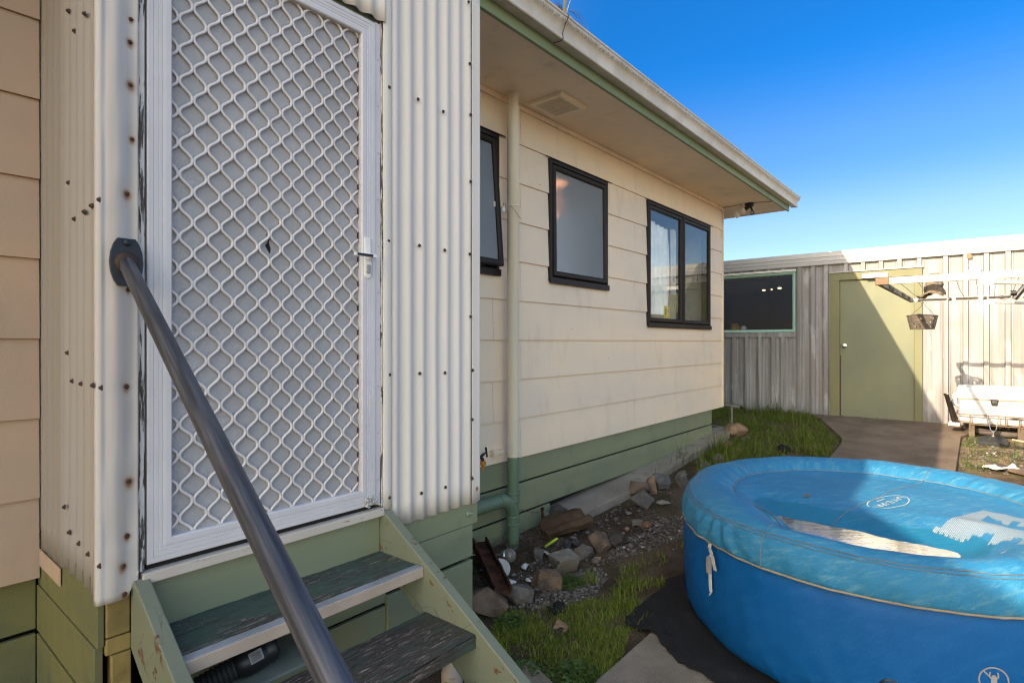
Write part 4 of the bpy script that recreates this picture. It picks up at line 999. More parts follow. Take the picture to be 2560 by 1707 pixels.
m = MB(); m.box(XS - .06, XS - .0, -4.8, 7.5, -1.175, -1.13); m.build('base_plate', 'dark_gap', shed)
# inside the shed window
m = MB(); m.lathe([(.040, 0), (.052, .012), (.050, .055), (.060, .10), (.066, .105)], (9.53, 3.17, .185), n=16); m.box(9.50, 9.56, 3.09, 3.11, .2, .26); o = m.build('yellow_mug', 'mug_yellow', None, smooth=True, loc=(9.53, 3.17, .185)); tag(o, 'small yellow mug on the sill inside the shed window', 'mug')
m = MB(); m.lathe([(.03, 0), (.05, .02), (.045, .05), (.015, .075)], (9.54, 3.02, .182), n=12); o = m.build('ornament', 'icebox_white', None, smooth=True, loc=(9.54, 3.02, .182)); tag(o, 'little white ornament beside the yellow mug in the shed window', 'ornament')
m = MB(); m.box(9.50, 9.60, 2.3, 3.7, .150, .181); m.build('inner_sill', 'brown_box', wn)
for y, z, s in ((2.80, .835, .022), (2.68, .842, .014), (2.56, .855, .026)):  # glowing bulbs added to stand in for reflections in the pane
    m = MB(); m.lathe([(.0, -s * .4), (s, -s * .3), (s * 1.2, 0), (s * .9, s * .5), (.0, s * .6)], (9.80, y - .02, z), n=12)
    o = m.build('reflection_bulb', 'reflection_glow', None, smooth=True, loc=(9.8, y - .02, z)); tag(o, {2.80: 'bulb added for a reflection in the dark shed window, leftmost of three', 2.68: 'faintest bulb added for a reflection in the shed window, between the other two', 2.56: 'brightest bulb added for a reflection in the dark shed window, nearest its right edge'}[y], 'lamp', 'bulbs added for reflections in the shed window')
    m = MB(); m.tube([(9.80, y - .02, z + s * .5), (9.80, y - .02, 1.24)], .003, 5); m.build('added_bulb_cord', 'dark_gap', o)

# ------------------------------------------------------------------ clothesline with basket and rag
cl = thing('clothesline', 'white fold down clothesline frame standing in front of the shed door', 'clothesline', (6.7, -.75, gz(6.7)))
NX, FX, ZC, YC = 5.345, 8.03, .475, .655
m = MB(); m.box(NX - .016, NX + .016, -.80, YC - .075, ZC - .027, ZC + .027); m.build('arm', 'clothesline_white', cl, bevel=.003)
m = MB(); m.box(NX - .018, NX + .018, YC - .078, YC + .016, ZC - .029, ZC + .029); m.build('corner_cap', 'tan_rail', cl, bevel=.004)
m = MB(); m.box(NX + .01, FX, YC - .018, YC + .014, ZC - .024, ZC + .020); m.build('front_bar', 'clothesline_dark', cl, bevel=.003)
m = MB()
for x in (5.9, 5.98, 6.06, 6.14, 6.9, 6.98, 7.06, 7.5, 7.58): m.box(x, x + .04, YC - .026, YC - .0185, ZC - .020, ZC + .016)
m.build('line_hooks', 'black_plastic', cl)
m = MB(); m.box(FX - .014, FX + .014, -.80, YC + .012, ZC - .020, ZC + .020); m.build('arm', 'clothesline_white', cl, bevel=.003)
m = MB()
for a, b in ((.33, .56), (.06, .25), (-.21, -.03), ): m.tube([(FX - .022, a, ZC + .002), (FX - .022, b, ZC + .002)], .011, 8)
for a in (.58, .30, .0, -.14): m.lathe([(.016, -.014), (.018, 0), (.016, .014)], (FX - .02, a, ZC), (0, 1, 0), 10)
m.build('line_tensioner', 'clothesline_dark', cl, smooth=True)
m = MB()
ws = [.52, .40, .285, .165, .05, -.07, -.19, -.31, -.43, -.55]
for y in ws:
    m.tube([(NX + .016, y, ZC - .012)] + [(NX + (FX - NX) * t, y + .004 * math.sin(t * 9 + y * 30), ZC - .010 - .016 * math.sin(math.pi * t)) for t in (.2, .4, .6, .8)] + [(FX - .014, y, ZC - .006)], .0022, 5)
m.build('line', 'wire_dark', cl)
for X, yb in ((NX, -.02), (FX, -.055)):
    sx = -.020 if X == NX else -.018
    m = MB(); m.prism([(yb + .055, ZC - .02), (yb - .055, ZC - .02), (yb - .03, ZC - .062), (yb - .012, ZC - .072), (yb + .012, ZC - .072), (yb + .03, ZC - .062)], lambda y, z: (X + sx, y, z), lambda y, z: (X + sx + .005, y, z)); m.lathe([(.0, -.003), (.010, -.002), (.010, 0)], (X + sx, yb, ZC - .050), (1, 0, 0), 10); b = m.build('bracket', 'clothesline_white', cl)
    m = MB(); m.lathe([(.0, -.0045), (.006, -.004), (.006, 0)], (X + sx - .001, yb, ZC - .050), (1, 0, 0), 8); m.build('pivot', 'galv', b)
    m = MB(); m.tube([(X + sx + .012, yb, ZC - .050), (X + sx + .012, -.78, ZC - .115)], .014, 8); m.build('strut', 'clothesline_white', cl, smooth=True)
m = MB(); m.tube([(7.86, -.205, .50), (7.86, -.25, .50)], .030, 10); m.tube([(7.87, -.235, .44), (7.88, -.34, .60)], [.026, .026], 8); m.build('knuckle', 'black_plastic', cl)
for X in (NX, FX):
    m = MB(); m.box(X - .03, X + .03, -.86, -.80, gz(X) - .1, ZC + .06); m.build('post', 'clothesline_white', cl, bevel=.003)
m = MB(); m.box(NX, FX, -.855, -.81, ZC - .16, ZC - .10); m.build('rear_rail', 'clothesline_white', cl, bevel=.003)

# perforated peg basket
k = NT('basket_mesh')
v = k.voro(36); a = k.ramp(v, .30, .36); sp = k.n('SeparateXYZ'); k.L(k.co.outputs['Object'], sp.inputs[0])
rim = k.math('MAXIMUM', k.math('GREATER_THAN', sp.outputs[2], -.012), k.math('LESS_THAN', sp.outputs[2], -.140)); a = k.math('MAXIMUM', a, rim)
b = k.n('BsdfPrincipled'); b.inputs['Base Color'].default_value = (.085, .066, .048, 1); b.inputs['Roughness'].default_value = .6
t = k.n('BsdfTransparent'); mx = k.n('MixShader'); k.L(a, mx.inputs[0]); k.L(t.outputs[0], mx.inputs[1]); k.L(b.outputs[0], mx.inputs[2]); k.L(mx.outputs[0], k.out.inputs[0])
bk = thing('peg_basket', 'dark perforated plastic peg basket hanging from the end of the clothesline', 'basket', (7.98, .548, .292))
m = MB(); ring = []
def bpt(a, z):
    s = 1 - .22 * (-z / .155); c_, s_ = math.cos(a), math.sin(a)
    ex = (abs(c_) ** .45) * (1 if c_ > 0 else -1); ey = (abs(s_) ** .45) * (1 if s_ > 0 else -1)
    x, y = .095 * s * ex, .140 * s * ey; q = R(-14)
    return (7.98 + x * math.cos(q) - y * math.sin(q), .548 + x * math.sin(q) + y * math.cos(q), .292 + z + (.016 * (1 - abs(y) / .14) if z == 0 else 0))
m.grid(56, 8, lambda u, v: bpt(u * 2 * math.pi, -.155 + .155 * v), wrap=True)
m.f.append(tuple(range(56)))
m.build('basket', 'basket_mesh', bk)
m = MB(); m.tube([bpt(t, 0) for t in np.linspace(0, 2 * math.pi, 57)], .004, 6); m.build('rim', 'basket_dark', bk, smooth=True)
m = MB(); m.tube([bpt(R(80), 0), (7.99, .56, .40), (8.02, .55, .47)], .0022, 5); m.tube([bpt(R(250), 0), (7.985, .53, .42), (8.02, .545, .46)], .0022, 5); m.build('hanger', 'brown_wire', bk)

# crumpled peg bag slung over the lines
def crumple(fn, nu, nv, amp, sc, seed, name, mat, loc, label, cat, solid=.003, parent=None):
    m = MB()
    def g(u, v):
        p = Vector(fn(u, v)); q = p * sc + Vector((seed, seed * 2, 0))
        n3 = Vector((mnoise.noise(q), mnoise.noise(q + Vector((7, 1, 3))), mnoise.noise(q + Vector((2, 9, 5)))))
        n4 = Vector((mnoise.noise(q * 2.7), mnoise.noise(q * 2.7 + Vector((7, 1, 3))), mnoise.noise(q * 2.7 + Vector((2, 9, 5)))))
        return tuple(p + n3 * amp + n4 * amp * .45)
    m.grid(nu, nv, g)
    o = m.build(name, mat, parent, smooth='all', solid=solid, loc=loc)
    if label: tag(o, label, cat)
    return o
def rag(u, v):
    a = u * 2 * math.pi
    w_ = .030 + .075 * (1 - v) ** 1.3; d = .03 + .04 * (1 - v)
    s_ = .866; return (s_ * (6.35 + d * math.cos(a)), s_ * (.355 - .02 * v + .055 * (1 - v) * .3 + w_ * math.sin(a)), s_ * (.415 + .185 * v))
crumple(rag, 40, 26, .030, 14, 3.1, 'peg_bag', 'peg_bag', (5.5, .30, .37), 'crumpled brown cloth peg bag slung over the clothesline wires', 'bag')

# ------------------------------------------------------------------ ice box in its rack, by the shed
ib = thing('ice_box', 'large white ice box with a black latch standing against the sunlit shed wall', 'ice box', (9.05, -.35, -1.10))
m = MB(); m.ext_y([(8.815, -.985), (8.800, -.95), (8.790, -.705), (8.795, -.695), (9.345, -.695), (9.34, -.985)], -.95, .235); m.build('body', 'icebox_white', ib, bevel=.018, seg=3)
m = MB(); m.ext_y([(8.775, -.692), (8.772, -.640), (8.790, -.612), (8.84, -.558), (8.87, -.549), (9.33, -.549), (9.37, -.575), (9.372, -.692)], -.975, .262); lid = m.build('lid', 'icebox_white', ib, bevel=.016, seg=3)
m = MB()
for y in (-.10, -.42, -.74): m.box(8.95, 9.28, y - .05, y + .05, -.552, -.543)
m.box(8.90, 9.33, .13, .21, -.552, -.544); m.build('lid_rib', 'icebox_white', lid, bevel=.003)
plain('seal_tan', (.38, .27, .14), .8)
m = MB(); m.box(8.786, 9.33, -.955, .240, -.6985, -.6895); m.build('seal', 'seal_tan', ib)
m = MB(); m.prism([(-.048, -.682), (-.125, -.682), (-.113, -.752), (-.060, -.752)], lambda y, z: (8.764, y, z), lambda y, z: (8.792, y, z)); la = m.build('latch', 'black_plastic', ib, bevel=.004)
m = MB(); m.box(8.7615, 8.765, -.108, -.066, -.722, -.698); m.build('pull', 'clothesline_dark', la)
m = MB(); m.prism([(-.2825 + .064 * math.cos(a), -.896 + .0165 * math.sin(a)) for a in np.linspace(0, 2 * math.pi, 24)[:-1]], lambda y, z: (8.7895, y, z), lambda y, z: (8.799, y, z)); bd = m.build('badge', 'label_grey', ib)
m = MB(); m.box(8.788, 8.7893, -.315, -.245, -.902, -.890); m.build('print', 'ink', bd)
m = MB(); m.tube([(9.0, .24, -.62), (9.0, .285, -.66), (9.0, .285, -.78), (9.0, .24, -.80)], [.02, .028, .03, .02], 8); m.build('handle', 'icebox_white', ib, smooth=True)

rk = thing('rack', 'low tan painted wire rail rack around the white ice box', 'rack', (8.75, -.35, -1.12))
m = MB(); XR = 8.735
m.tube([(9.1, .262, -.868), (8.80, .262, -.870), (8.745, .250, -.871), (XR, .215, -.872), (XR, -.98, -.872)], .0075, 8)
m.tube([(9.1, .262, -.955), (8.80, .262, -.955), (XR, .22, -.958), (XR, .135, -.958)], .006, 8)
m.tube([(XR, .135, -.988), (XR, -.98, -.988)], .0065, 8); m.tube([(XR, -.30, -.958), (XR, -.98, -.958)], .006, 8); m.build('rail', 'tan_rail', rk, smooth=True)
for y, zb in ((.135, -1.06), (-.030, -.985), (-.185, -.985), (-.305, -1.03), (-.50, -.985), (-.72, -1.06)):
    m = MB(); m.box(XR - .006, XR + .006, y - .006, y + .006, zb, -.868); m.build('upright', 'tan_rail', rk)
plain('skid_timber', (.13, .095, .06), .8, var=.3)
for y in (.12, -.32, -.78):
    m = MB(); m.box(8.745, 9.30, y - .028, y + .028, gz(9) - .02, -.987); m.build('skid', 'skid_timber', rk, bevel=.003)
tb = thing('rod_holder', 'two dark chrome tubes leaning against the left end of the ice box', 'rod holder', (8.86, .30, -1.02))
for (p0, p1, r) in (((8.83, .368, -.640), (8.86, .288, -.985), .024), ((8.85, .338, -.722), (8.87, .262, -.985), .020)):
    m = MB(); m.lathe([(r * .8, .0), (r * 1.12, 0), (r * 1.12, -.02), (r, -.025), (r, -(Vector(p0) - Vector(p1)).length)], p0, (Vector(p0) - Vector(p1)), 16); tt = m.build('tube', 'tan_chrome' if 'tan_chrome' in M else 'brown_alu', tb, smooth=True)
    m = MB(); m.lathe([(r * 1.16, .004), (r * 1.18, -.012), (r * 1.0, -.014)], p0, (Vector(p0) - Vector(p1)), 16); m.build('collar', 'chrome', tt, smooth=True)
m = MB(); m.box(8.80, 9.0, .235, .345, -1.03, -.99); m.build('base', 'white_rusty', tb, bevel=.006)
pw = thing('shackle_plate', 'rounded black rubber plate with a steel shackle lying before the ice box', 'plate', (8.52, -.07, gz(8.5)))
pp = [(8.33, .058), (8.352, -.205), (8.58, -.205), (8.66, -.185), (8.72, -.14), (8.745, -.075), (8.72, -.01), (8.66, .045), (8.58, .069)]
m = MB(); m.prism(pp, lambda x, y: (x, y, gz(x) - .01), lambda x, y: (x, y, gz(x) + .028 + .02 * (x - 8.33))); m.build('plate', 'black_rubber', pw, bevel=.006)
m = MB(); m.tube([(8.725, -.018, -.872), (8.715, -.030, -.94), (8.70, -.052, -1.035), (8.695, -.075, -1.052), (8.70, -.098, -1.035), (8.715, -.118, -.94), (8.725, -.125, -.872)], .0055, 8); m.build('vee_wire', 'steel', pw, smooth=True)
m = MB(); m.lathe([(.020, 0), (.020, .012), (.009, .016), (.009, .045), (.016, .052), (.010, .062)], (8.692, -.075, gz(8.69) + .03), n=14); m.build('shackle', 'steel', pw, smooth=True)
m = MB(); m.tube([(9.25, .20, gz(9.2) + .02), (9.10, .20, gz(9.1) + .03), (8.98, .13, gz(9) + .035), (8.92, .03, gz(8.9) + .04), (8.86, -.17, gz(8.9) + .035), (8.88, -.36, gz(8.9) + .035), (9.0, -.62, gz(9) + .035)], .036, 12)
tag(m.build('rubber_hose', 'hose_grey', None, smooth=True, loc=(8.9, -.1, gz(8.9))), 'thick dark rubber hose lying on the ground under the ice box', 'hose')
m = MB(); m.tube([(8.70, -.245, gz(8.7) + .012), (8.62, -.36, gz(8.6) + .012), (8.5, -.52, gz(8.5) + .012)], .012, 8); tag(m.build('pale_stick', 'tan_strip', None, smooth=True, loc=(8.62, -.36, gz(8.6))), 'pale stick on the sunlit ground right of the black plate', 'stick')
m = MB(); m.box(-.55, .55, -.06, .06, 0, .028); o = m.build('plank', 'stone_brown', None, bevel=.004); o.location = (6.93, -.45, gz(6.93) + .004); o.rotation_euler = (0, -.05, R(52)); tag(o, 'dark weathered plank lying on the sunlit soil behind the pool', 'plank')
def ragp(u, v):
    return (7.10 + .10 * (v - .5) + .04 * math.sin(u * 9), -.12 + .28 * (u - .5), gz(7.1) + .018 + .035 * math.sin(u * 7) ** 2 * (1 - (2 * v - 1) ** 2) + .012)
crumple(ragp, 40, 16, .022, 13, 5.5, 'rag', 'strap_grey', (7.1, -.1, gz(7.1)), 'pale crumpled rag on the sunlit soil behind the pool', 'rag')

# ------------------------------------------------------------------ spa pool
CX, CY = 3.456, .433
spa = thing('spa_pool', 'round blue inflatable spa pool with a sagging strapped cover', 'spa pool', (CX, CY, gz(CX)))
GZ = gz(CX) - .004
def sm(a, b, x):
    t = min(1, max(0, (x - a) / (b - a))); return t * t * (3 - 2 * t)
def folds(th, z):
    f = 0
    for i, (k_, ph, sl) in enumerate(((29, .3, 12), (47, 1.7, 20), (67, 4.1, 26), (89, 2.2, 30))):
        f += math.sin(k_ * th + ph + sl * (z + .9) + 1.6 * math.sin(3 * th + i)) / (i + 1.4)
    return f * (.55 + .45 * math.sin(5 * th + 1.0) * math.sin(2 * th))
def oval(th):
    d = (math.degrees(th) - 112 + 180) % 360 - 180; return .040 * math.exp(-(d / 36.0) ** 2)
def near_sag(th):
    d = math.degrees(th) % 360
    return sm(148, 164, d) * (1 - sm(192, 240, d))
def cover_z(x, y):
    dx, dy = x - CX, y - CY; r = math.hypot(dx, dy); th = math.atan2(dy, dx)
    # flat panel inside the seam, sinking towards the steps
    u = max(0, (3.40 - x + .10 * (y - .5)) / .75)
    zi = -.826 - .20 * min(u, 1.2) ** 1.2 - .018 * sm(.30, .05, r) + .006 * mnoise.noise((x * 5, y * 5, 0)) + .003 * mnoise.noise((x * 13, y * 17, 2))
    wst = sm(.50, .686, r) if dx < 0 else sm(.60, .686, r)
    zs = -.817 - .113 * near_sag(th) + .004 * mnoise.noise((math.cos(th) * 4, math.sin(th) * 4, 7))
    return zi * (1 - wst) + zs * wst
def surf_z(x, y):
    dx, dy = x - CX, y - CY; r = math.hypot(dx, dy); th = math.atan2(dy, dx)
    if r < .686: return cover_z(x, y)
    return -.788 - .142 * (max(0, .905 - r) / .219) ** 1.4 if near_sag(th) > .5 else 0
def rim(th, q):
    """q 0..1 from inner seam over the roll to the drawstring"""
    pr = [(.686, -.817), (.700, -.806), (.730, -.787), (.770, -.771), (.815, -.763), (.860, -.765), (.905, -.778), (.940, -.797), (.966, -.822), (.982, -.850), (.990, -.885), (.992, -.915), (.990, -.938), (.985, -.949), (.974, -.953)]
    t = q * (len(pr) - 1); i = min(int(t), len(pr) - 2); f = t - i
    r = pr[i][0] * (1 - f) + pr[i + 1][0] * f; z = pr[i][1] * (1 - f) + pr[i + 1][1] * f
    sg = near_sag(th)
    if sg > 0 and r < .9675:
        zz = -.788 - .142 * (max(0, .905 - r) / .219) ** 1.4
        z = z * (1 - sg) + min(z, zz) * sg
    fo = folds(th, z)
    sk = sm(.52, .70, q); inn = sm(.45, .0, q) * sm(0, .06, q)
    r += .0060 * fo * sk * (1 - .4 * sm(.9, 1, q)); z += .0030 * fo * (1 - sk) * (.6 + 1.2 * inn)
    n1 = mnoise.noise((math.cos(th) * 6, math.sin(th) * 6, q * 5)); n2 = mnoise.noise((math.cos(th) * 2.2, math.sin(th) * 2.2, q * 2 + 5))
    r += .004 * n1 * sk + .006 * n2; z += (.005 * n1 + .008 * n2) * (1 - sk)
    # deep crease on the west side where the cover is strapped down
    d = (math.degrees(th) - 150 + 180) % 360 - 180
    z -= .020 * math.exp(-(d / 7.0) ** 2) * inn * 1.6; r -= .010 * math.exp(-((d + 4.4) / 2.2) ** 2) * sm(.7, .95, q)
    r *= 1 - oval(th) * (.3 + .7 * sm(0, .5, q))
    d = (math.degrees(th) - 145.6 + 180) % 360 - 180
    if abs(d) < 30: # gathers fanning up from the strap
        r += .010 * math.cos(d * .62 * (1 + 1.3 * sm(.95, .5, q)) ) * math.exp(-(d / 9.0) ** 2) * sm(.50, .72, q) * (1 - sm(.97, 1, q)) - .008 * math.exp(-(d / 2.0) ** 2) * sm(.55, .8, q)
    return (CX + r * math.cos(th), CY + r * math.sin(th), z)
NT_ = 540
m = MB(); vs = []
rad = [.0, .04, .09, .14, .19, .24, .29, .34, .39, .43, .47, .50, .53, .56, .585, .61, .635, .655, .672]
m.v.append((CX, CY, cover_z(CX, CY)))
for r in rad[1:]:
    for i in range(NT_):
        a = 2 * math.pi * i / NT_; x, y = CX + r * math.cos(a), CY + r * math.sin(a); m.v.append((x, y, cover_z(x, y)))
NQ = 44
for j in range(NQ):
    for i in range(NT_): m.v.append(rim(2 * math.pi * i / NT_, j / (NQ - 1)))
rows = len(rad) - 1 + NQ
m.f = [(0, 1 + i, 1 + (i + 1) % NT_) for i in range(NT_)] + [(1 + j * NT_ + i, 1 + (j + 1) * NT_ + i, 1 + (j + 1) * NT_ + (i + 1) % NT_, 1 + j * NT_ + (i + 1) % NT_) for j in range(rows - 1) for i in range(NT_)]
cov = m.build('cover', 'cover_fabric', spa, smooth='all')
def weave(o):
    a = o.data.attributes.new('weave', 'FLOAT_VECTOR', 'POINT'); out = []
    for v in o.data.vertices:
        r = math.hypot(v.co.x, v.co.y); th = (math.atan2(v.co.y, v.co.x) + math.pi / 2) % (2 * math.pi)
        out += [th * .9 if r > .66 else v.co.x, (r - v.co.z) if r > .66 else v.co.y, 0]
    a.data.foreach_set('vector', out)
weave(cov)
m = MB()
wp0 = [(.955, -.935), (.966, -.96), (.978, -1.00), (.984, -1.08), (.985, -1.18), (.981, -1.27), (.972, -1.34), (.957, -1.39), (.934, -1.425), (.905, GZ)]
wp = [tuple(wp0[i][c] + (wp0[i + 1][c] - wp0[i][c]) * t / 3 for c in (0, 1)) for i in range(len(wp0) - 1) for t in range(3)] + [wp0[-1]]
for r, z in wp:
    for i in range(NT_):
        a = 2 * math.pi * i / NT_
        rr_ = r + .008 * mnoise.noise((math.cos(a) * 4, math.sin(a) * 4, z * 3)) + .0045 * mnoise.noise((math.cos(a) * 12, math.sin(a) * 12, z * 7)) + .005 * folds(a, z * 1.5) * sm(-1.22, -1.40, z) + .002 * folds(a + 1, z) * sm(-1.06, -.97, z)
        rr_ *= 1 - oval(a)
        m.v.append((CX + rr_ * math.cos(a), CY + rr_ * math.sin(a), z))
m.f = [(j * NT_ + i, j * NT_ + (i + 1) % NT_, (j + 1) * NT_ + (i + 1) % NT_, (j + 1) * NT_ + i) for j in range(len(wp) - 1) for i in range(NT_)]
weave(m.build('side_wall', 'wall_fabric', spa, smooth='all'))
def ringtube(q, r, mat, name, off=(.0, .0), wav=0.0, n=6):
    m = MB(); pts = []
    for i in range(NT_ + 1):
        a = 2 * math.pi * i / NT_; p = Vector(rim(a, q)); rad_ = Vector((math.cos(a), math.sin(a), 0))
        pts.append(p + rad_ * off[0] + Vector((0, 0, off[1] + wav * math.sin(a * 57) * math.sin(a * 11))))
    m.tube(pts, r, n, cap=False); return m.build(name, mat, cov, smooth='all')
ringtube(.955, .0048, 'cord_tan', 'drawstring', (.004, -.002))
ringtube(.545, .0026, 'seam_blue', 'seam', (.0015, .0005), .002); ringtube(.575, .0018, 'seam_blue', 'seam', (.0015, .0005), .002)
ringtube(.0, .0035, 'seam_blue', 'seam', (0, .001), .001)
m = MB()    # cross seam over the panel and short seams over the roll
xa, ya, xb, yb = 2.99, .60, 4.12, .275
m.tube([(xa + (xb - xa) * t, ya + (yb - ya) * t + .02 * math.sin(t * 3.1), cover_z(xa + (xb - xa) * t, ya + (yb - ya) * t + .02 * math.sin(t * 3.1)) + .001) for t in np.linspace(0, 1, 60)], .0028, 6)
m.build('seam', 'seam_blue', cov, smooth='all')
for deg in (-13, 78, 163, -110):
    m = MB()
    m.tube([Vector(rim(R(deg), q)) + Vector((.001 * math.cos(R(deg)), .001 * math.sin(R(deg)), .001)) for q in np.linspace(0, .53, 26)], .0022, 6); m.build('seam', 'seam_blue', cov, smooth='all')
for deg in (162.8, 60, -60):
    m = MB(); m.tube([Vector(rim(R(deg), q)) + Vector((.002 * math.cos(R(deg)), .002 * math.sin(R(deg)), 0)) for q in np.linspace(.56, .94, 26)], .0022, 6); m.build('seam', 'seam_blue', cov, smooth='all')
# strap and buckle
a0 = R(145.6); er = Vector((math.cos(a0), math.sin(a0), 0)); et = Vector((-math.sin(a0), math.cos(a0), 0)); cc = Vector((CX, CY, 0))
def sp_(r, t, z): return cc + er * (r * (1 - oval(a0)) + .004) + et * t + Vector((0, 0, z))
def ribbon(m, pts, wd, th=.0016):
    for (p, q) in zip(pts[:-1], pts[1:]):
        d = (q - p).normalized(); sd_ = d.cross(er).normalized() * wd / 2; nn = er * th
        m.add([p - sd_, p + sd_, q + sd_, q - sd_, p - sd_ + nn, p + sd_ + nn, q + sd_ + nn, q - sd_ + nn], [(3, 2, 1, 0), (4, 5, 6, 7), (0, 1, 5, 4), (2, 3, 7, 6), (1, 2, 6, 5), (3, 0, 4, 7)])
stp = m = MB()
ribbon(m, [sp_(.996, 0, -.945), sp_(1.004, .004, -.962), sp_(1.010, .022, -.970), sp_(1.014, .040, -.985), sp_(1.012, .048, -1.020), sp_(1.006, .052, -1.050)], .024)
ribbon(m, [sp_(.994, .000, -1.0), sp_(.996, -.002, -1.08), sp_(.998, .004, -1.135), sp_(1.000, .010, -1.165), sp_(1.012, .020, -1.175)], .022); stw = m.build('strap', 'strap_grey', spa)
m = MB(); b0 = sp_(1.0, .0, -1.035)
m.prism([(-.013, -.048), (.013, -.048), (.016, -.01), (.012, .03), (-.012, .03), (-.016, -.01)], lambda a, z: tuple(b0 + et * a + Vector((0, 0, z))), lambda a, z: tuple(b0 + et * a + Vector((0, 0, z)) + er * .010)); m.build('buckle', 'label_grey', stw, bevel=.003)
# printed marks on the cover, draped over its surface
def draped(name, meshes_xy, mat, parent, lift=.0022):
    m = MB()
    for vs_, fs_ in meshes_xy:
        m.add([(x, y, cover_z(x, y) + lift) for x, y in vs_], fs_)
    return m.build(name, mat, parent, solid=0)
def text_xy(txt, size, ex, ey, org, spacing=1.0):
    cu = bpy.data.curves.new('t', 'FONT'); cu.body = txt; cu.size = size; cu.align_x = 'CENTER'; cu.align_y = 'CENTER'; cu.space_character = spacing; cu.resolution_u = 3
    o = bpy.data.objects.new('t', cu); C.objects.link(o)
    dg = bpy.context.evaluated_depsgraph_get(); me = bpy.data.meshes.new_from_object(o.evaluated_get(dg))
    bm = bmesh.new(); bm.from_mesh(me); bmesh.ops.triangulate(bm, faces=bm.faces)
    vs_ = [(v.co.x, v.co.y) for v in bm.verts]; fs_ = [tuple(v.index for v in f.verts) for f in bm.faces]; bm.free()
    bpy.data.objects.remove(o); bpy.data.curves.remove(cu); bpy.data.meshes.remove(me)
    return [(org[0] + a * ex[0] + b * ey[0], org[1] + a * ex[1] + b * ey[1]) for a, b in vs_], fs_
LC = (3.548, .385); ex = Vector((-.83, .557)).normalized(); ex = Vector((3.432 - 3.66, .425 - .345)).normalized(); ey = Vector((-ex.y, ex.x)) 
ex = (ex.x, ex.y); ey = (ey.x, ey.y)
if True:
    pr_ = [text_xy('LAY-Z-SPA', .050, ex, ey, (LC[0] + .004, LC[1] - .004), 1.05)]
    el = []; N = 56
    for i in range(N):
        t = 2 * math.pi * i / N
        for k_ in (0, 1):
            rr_ = 1 + .045 * k_; q = .14 if k_ == 0 else .1445
            a = math.cos(t) * q; b_ = math.sin(t) * (.068 if k_ == 0 else .0725)
            if math.sin(t) < -.2 and math.cos(t) > .4: a += .02 * math.cos(t)
            el.append((LC[0] + a * ex[0] + b_ * ey[0], LC[1] + a * ex[1] + b_ * ey[1]))
    pr_.append((el, [(2 * i, 2 * i + 1, (2 * i + 3) % (2 * N), (2 * i + 2) % (2 * N)) for i in range(N)]))
    tiny = []
    for i in range(9): 
        a0_, b0_ = -.035 + i * .0085, -.045
        tiny.append(([(LC[0] + (a0_ + da) * ex[0] + (b0_ + db) * ey[0], LC[1] + (a0_ + da) * ex[1] + (b0_ + db) * ey[1]) for da, db in ((0, 0), (.006, 0), (.006, .008), (0, .008))], [(0, 1, 2, 3)]))
    draped('printed_logo', pr_ + tiny, 'print_white', cov)
# warning text block: lines of fine print, two columns
P0 = Vector((3.19, .185)); lx = Vector((.974, -.226)).normalized(); rowd = Vector((-.42, -.91)).normalized(); PT = .0068
bars = []
def bar(a, row, l):
    q = lambda s, t: (P0.x + lx.x * (a + s) + rowd.x * (row * PT + t), P0.y + lx.y * (a + s) + rowd.y * (row * PT + t))
    bars.append(([q(0, 0), q(l, 0), q(l, PT * .45), q(0, PT * .45)], [(0, 1, 2, 3)]))
def para(end, row, ln):
    a = end
    while a > end - ln + .003:
        l = min(rnd.uniform(.008, .028), a - (end - ln)); a -= l; bar(a, row, l); a -= .003
for r_ in range(3): para(.062, r_, .055)
for r_ in range(3, 18): para(min(.47, .12 + .036 * (r_ - 2)), r_, min(.46, .11 + .036 * (r_ - 2)) - (.02 * (r_ % 3 == 0)))
blk = .1
for r_ in range(18, 54):
    if r_ % 4 == 0: blk = rnd.uniform(.05, .19)
    para(.47, r_, blk * rnd.uniform(.8, 1)); para(.262, r_, .215 - .05 * ((r_ // 5) % 3) + rnd.uniform(-.012, .012))
bar(.268, 18, .002)
draped('printed_warning', bars, 'print_white', cov)
# no climbing pictogram on the side wall
def wall_pt(deg0, a, z, r=.990): 
    th = R(deg0) + a / .985; return (CX + r * math.cos(th), CY + r * math.sin(th), z)
m = MB(); dz0 = -1.170; D0 = -152.5; N = 44
ri, ro = .0415, .0465
m.add([wall_pt(D0, (ri if k_ else ro) * math.cos(t), dz0 + (ri if k_ else ro) * math.sin(t)) for t in np.linspace(0, 2 * math.pi, N, endpoint=False) for k_ in (0, 1)], [(2 * i, 2 * i + 1, (2 * i + 3) % (2 * N), (2 * i + 2) % (2 * N)) for i in range(N)])
def quadw(pts): m.add([wall_pt(D0, a, dz0 + z, .9905) for a, z in pts], [tuple(range(len(pts)))])
quadw([(-.031, .027), (-.028, .031), (.031, -.027), (.028, -.031)])
quadw([(.010 * math.cos(t) * .8 - .0, .011 + .0085 * math.sin(t)) for t in np.linspace(0, 2 * math.pi, 14)[:-1]])
quadw([(-.010, .006), (.010, .006), (.009, -.012), (.002, -.018), (-.008, -.014)])
for s_ in (1, -1):
    quadw([(s_ * .009, .005), (s_ * .016, .012), (s_ * .014, .028), (s_ * .009, .030), (s_ * .011, .014), (s_ * .004, .008)])
quadw([(-.008, -.010), (-.020, -.014), (-.018, -.030), (-.024, -.032), (-.014, -.031), (-.012, -.020), (0, -.016)])
quadw([(.004, -.014), (.014, -.022), (.006, -.034), (.012, -.036), (.020, -.022), (.008, -.010)])
m.build('climbing_sign', 'label_grey', spa)
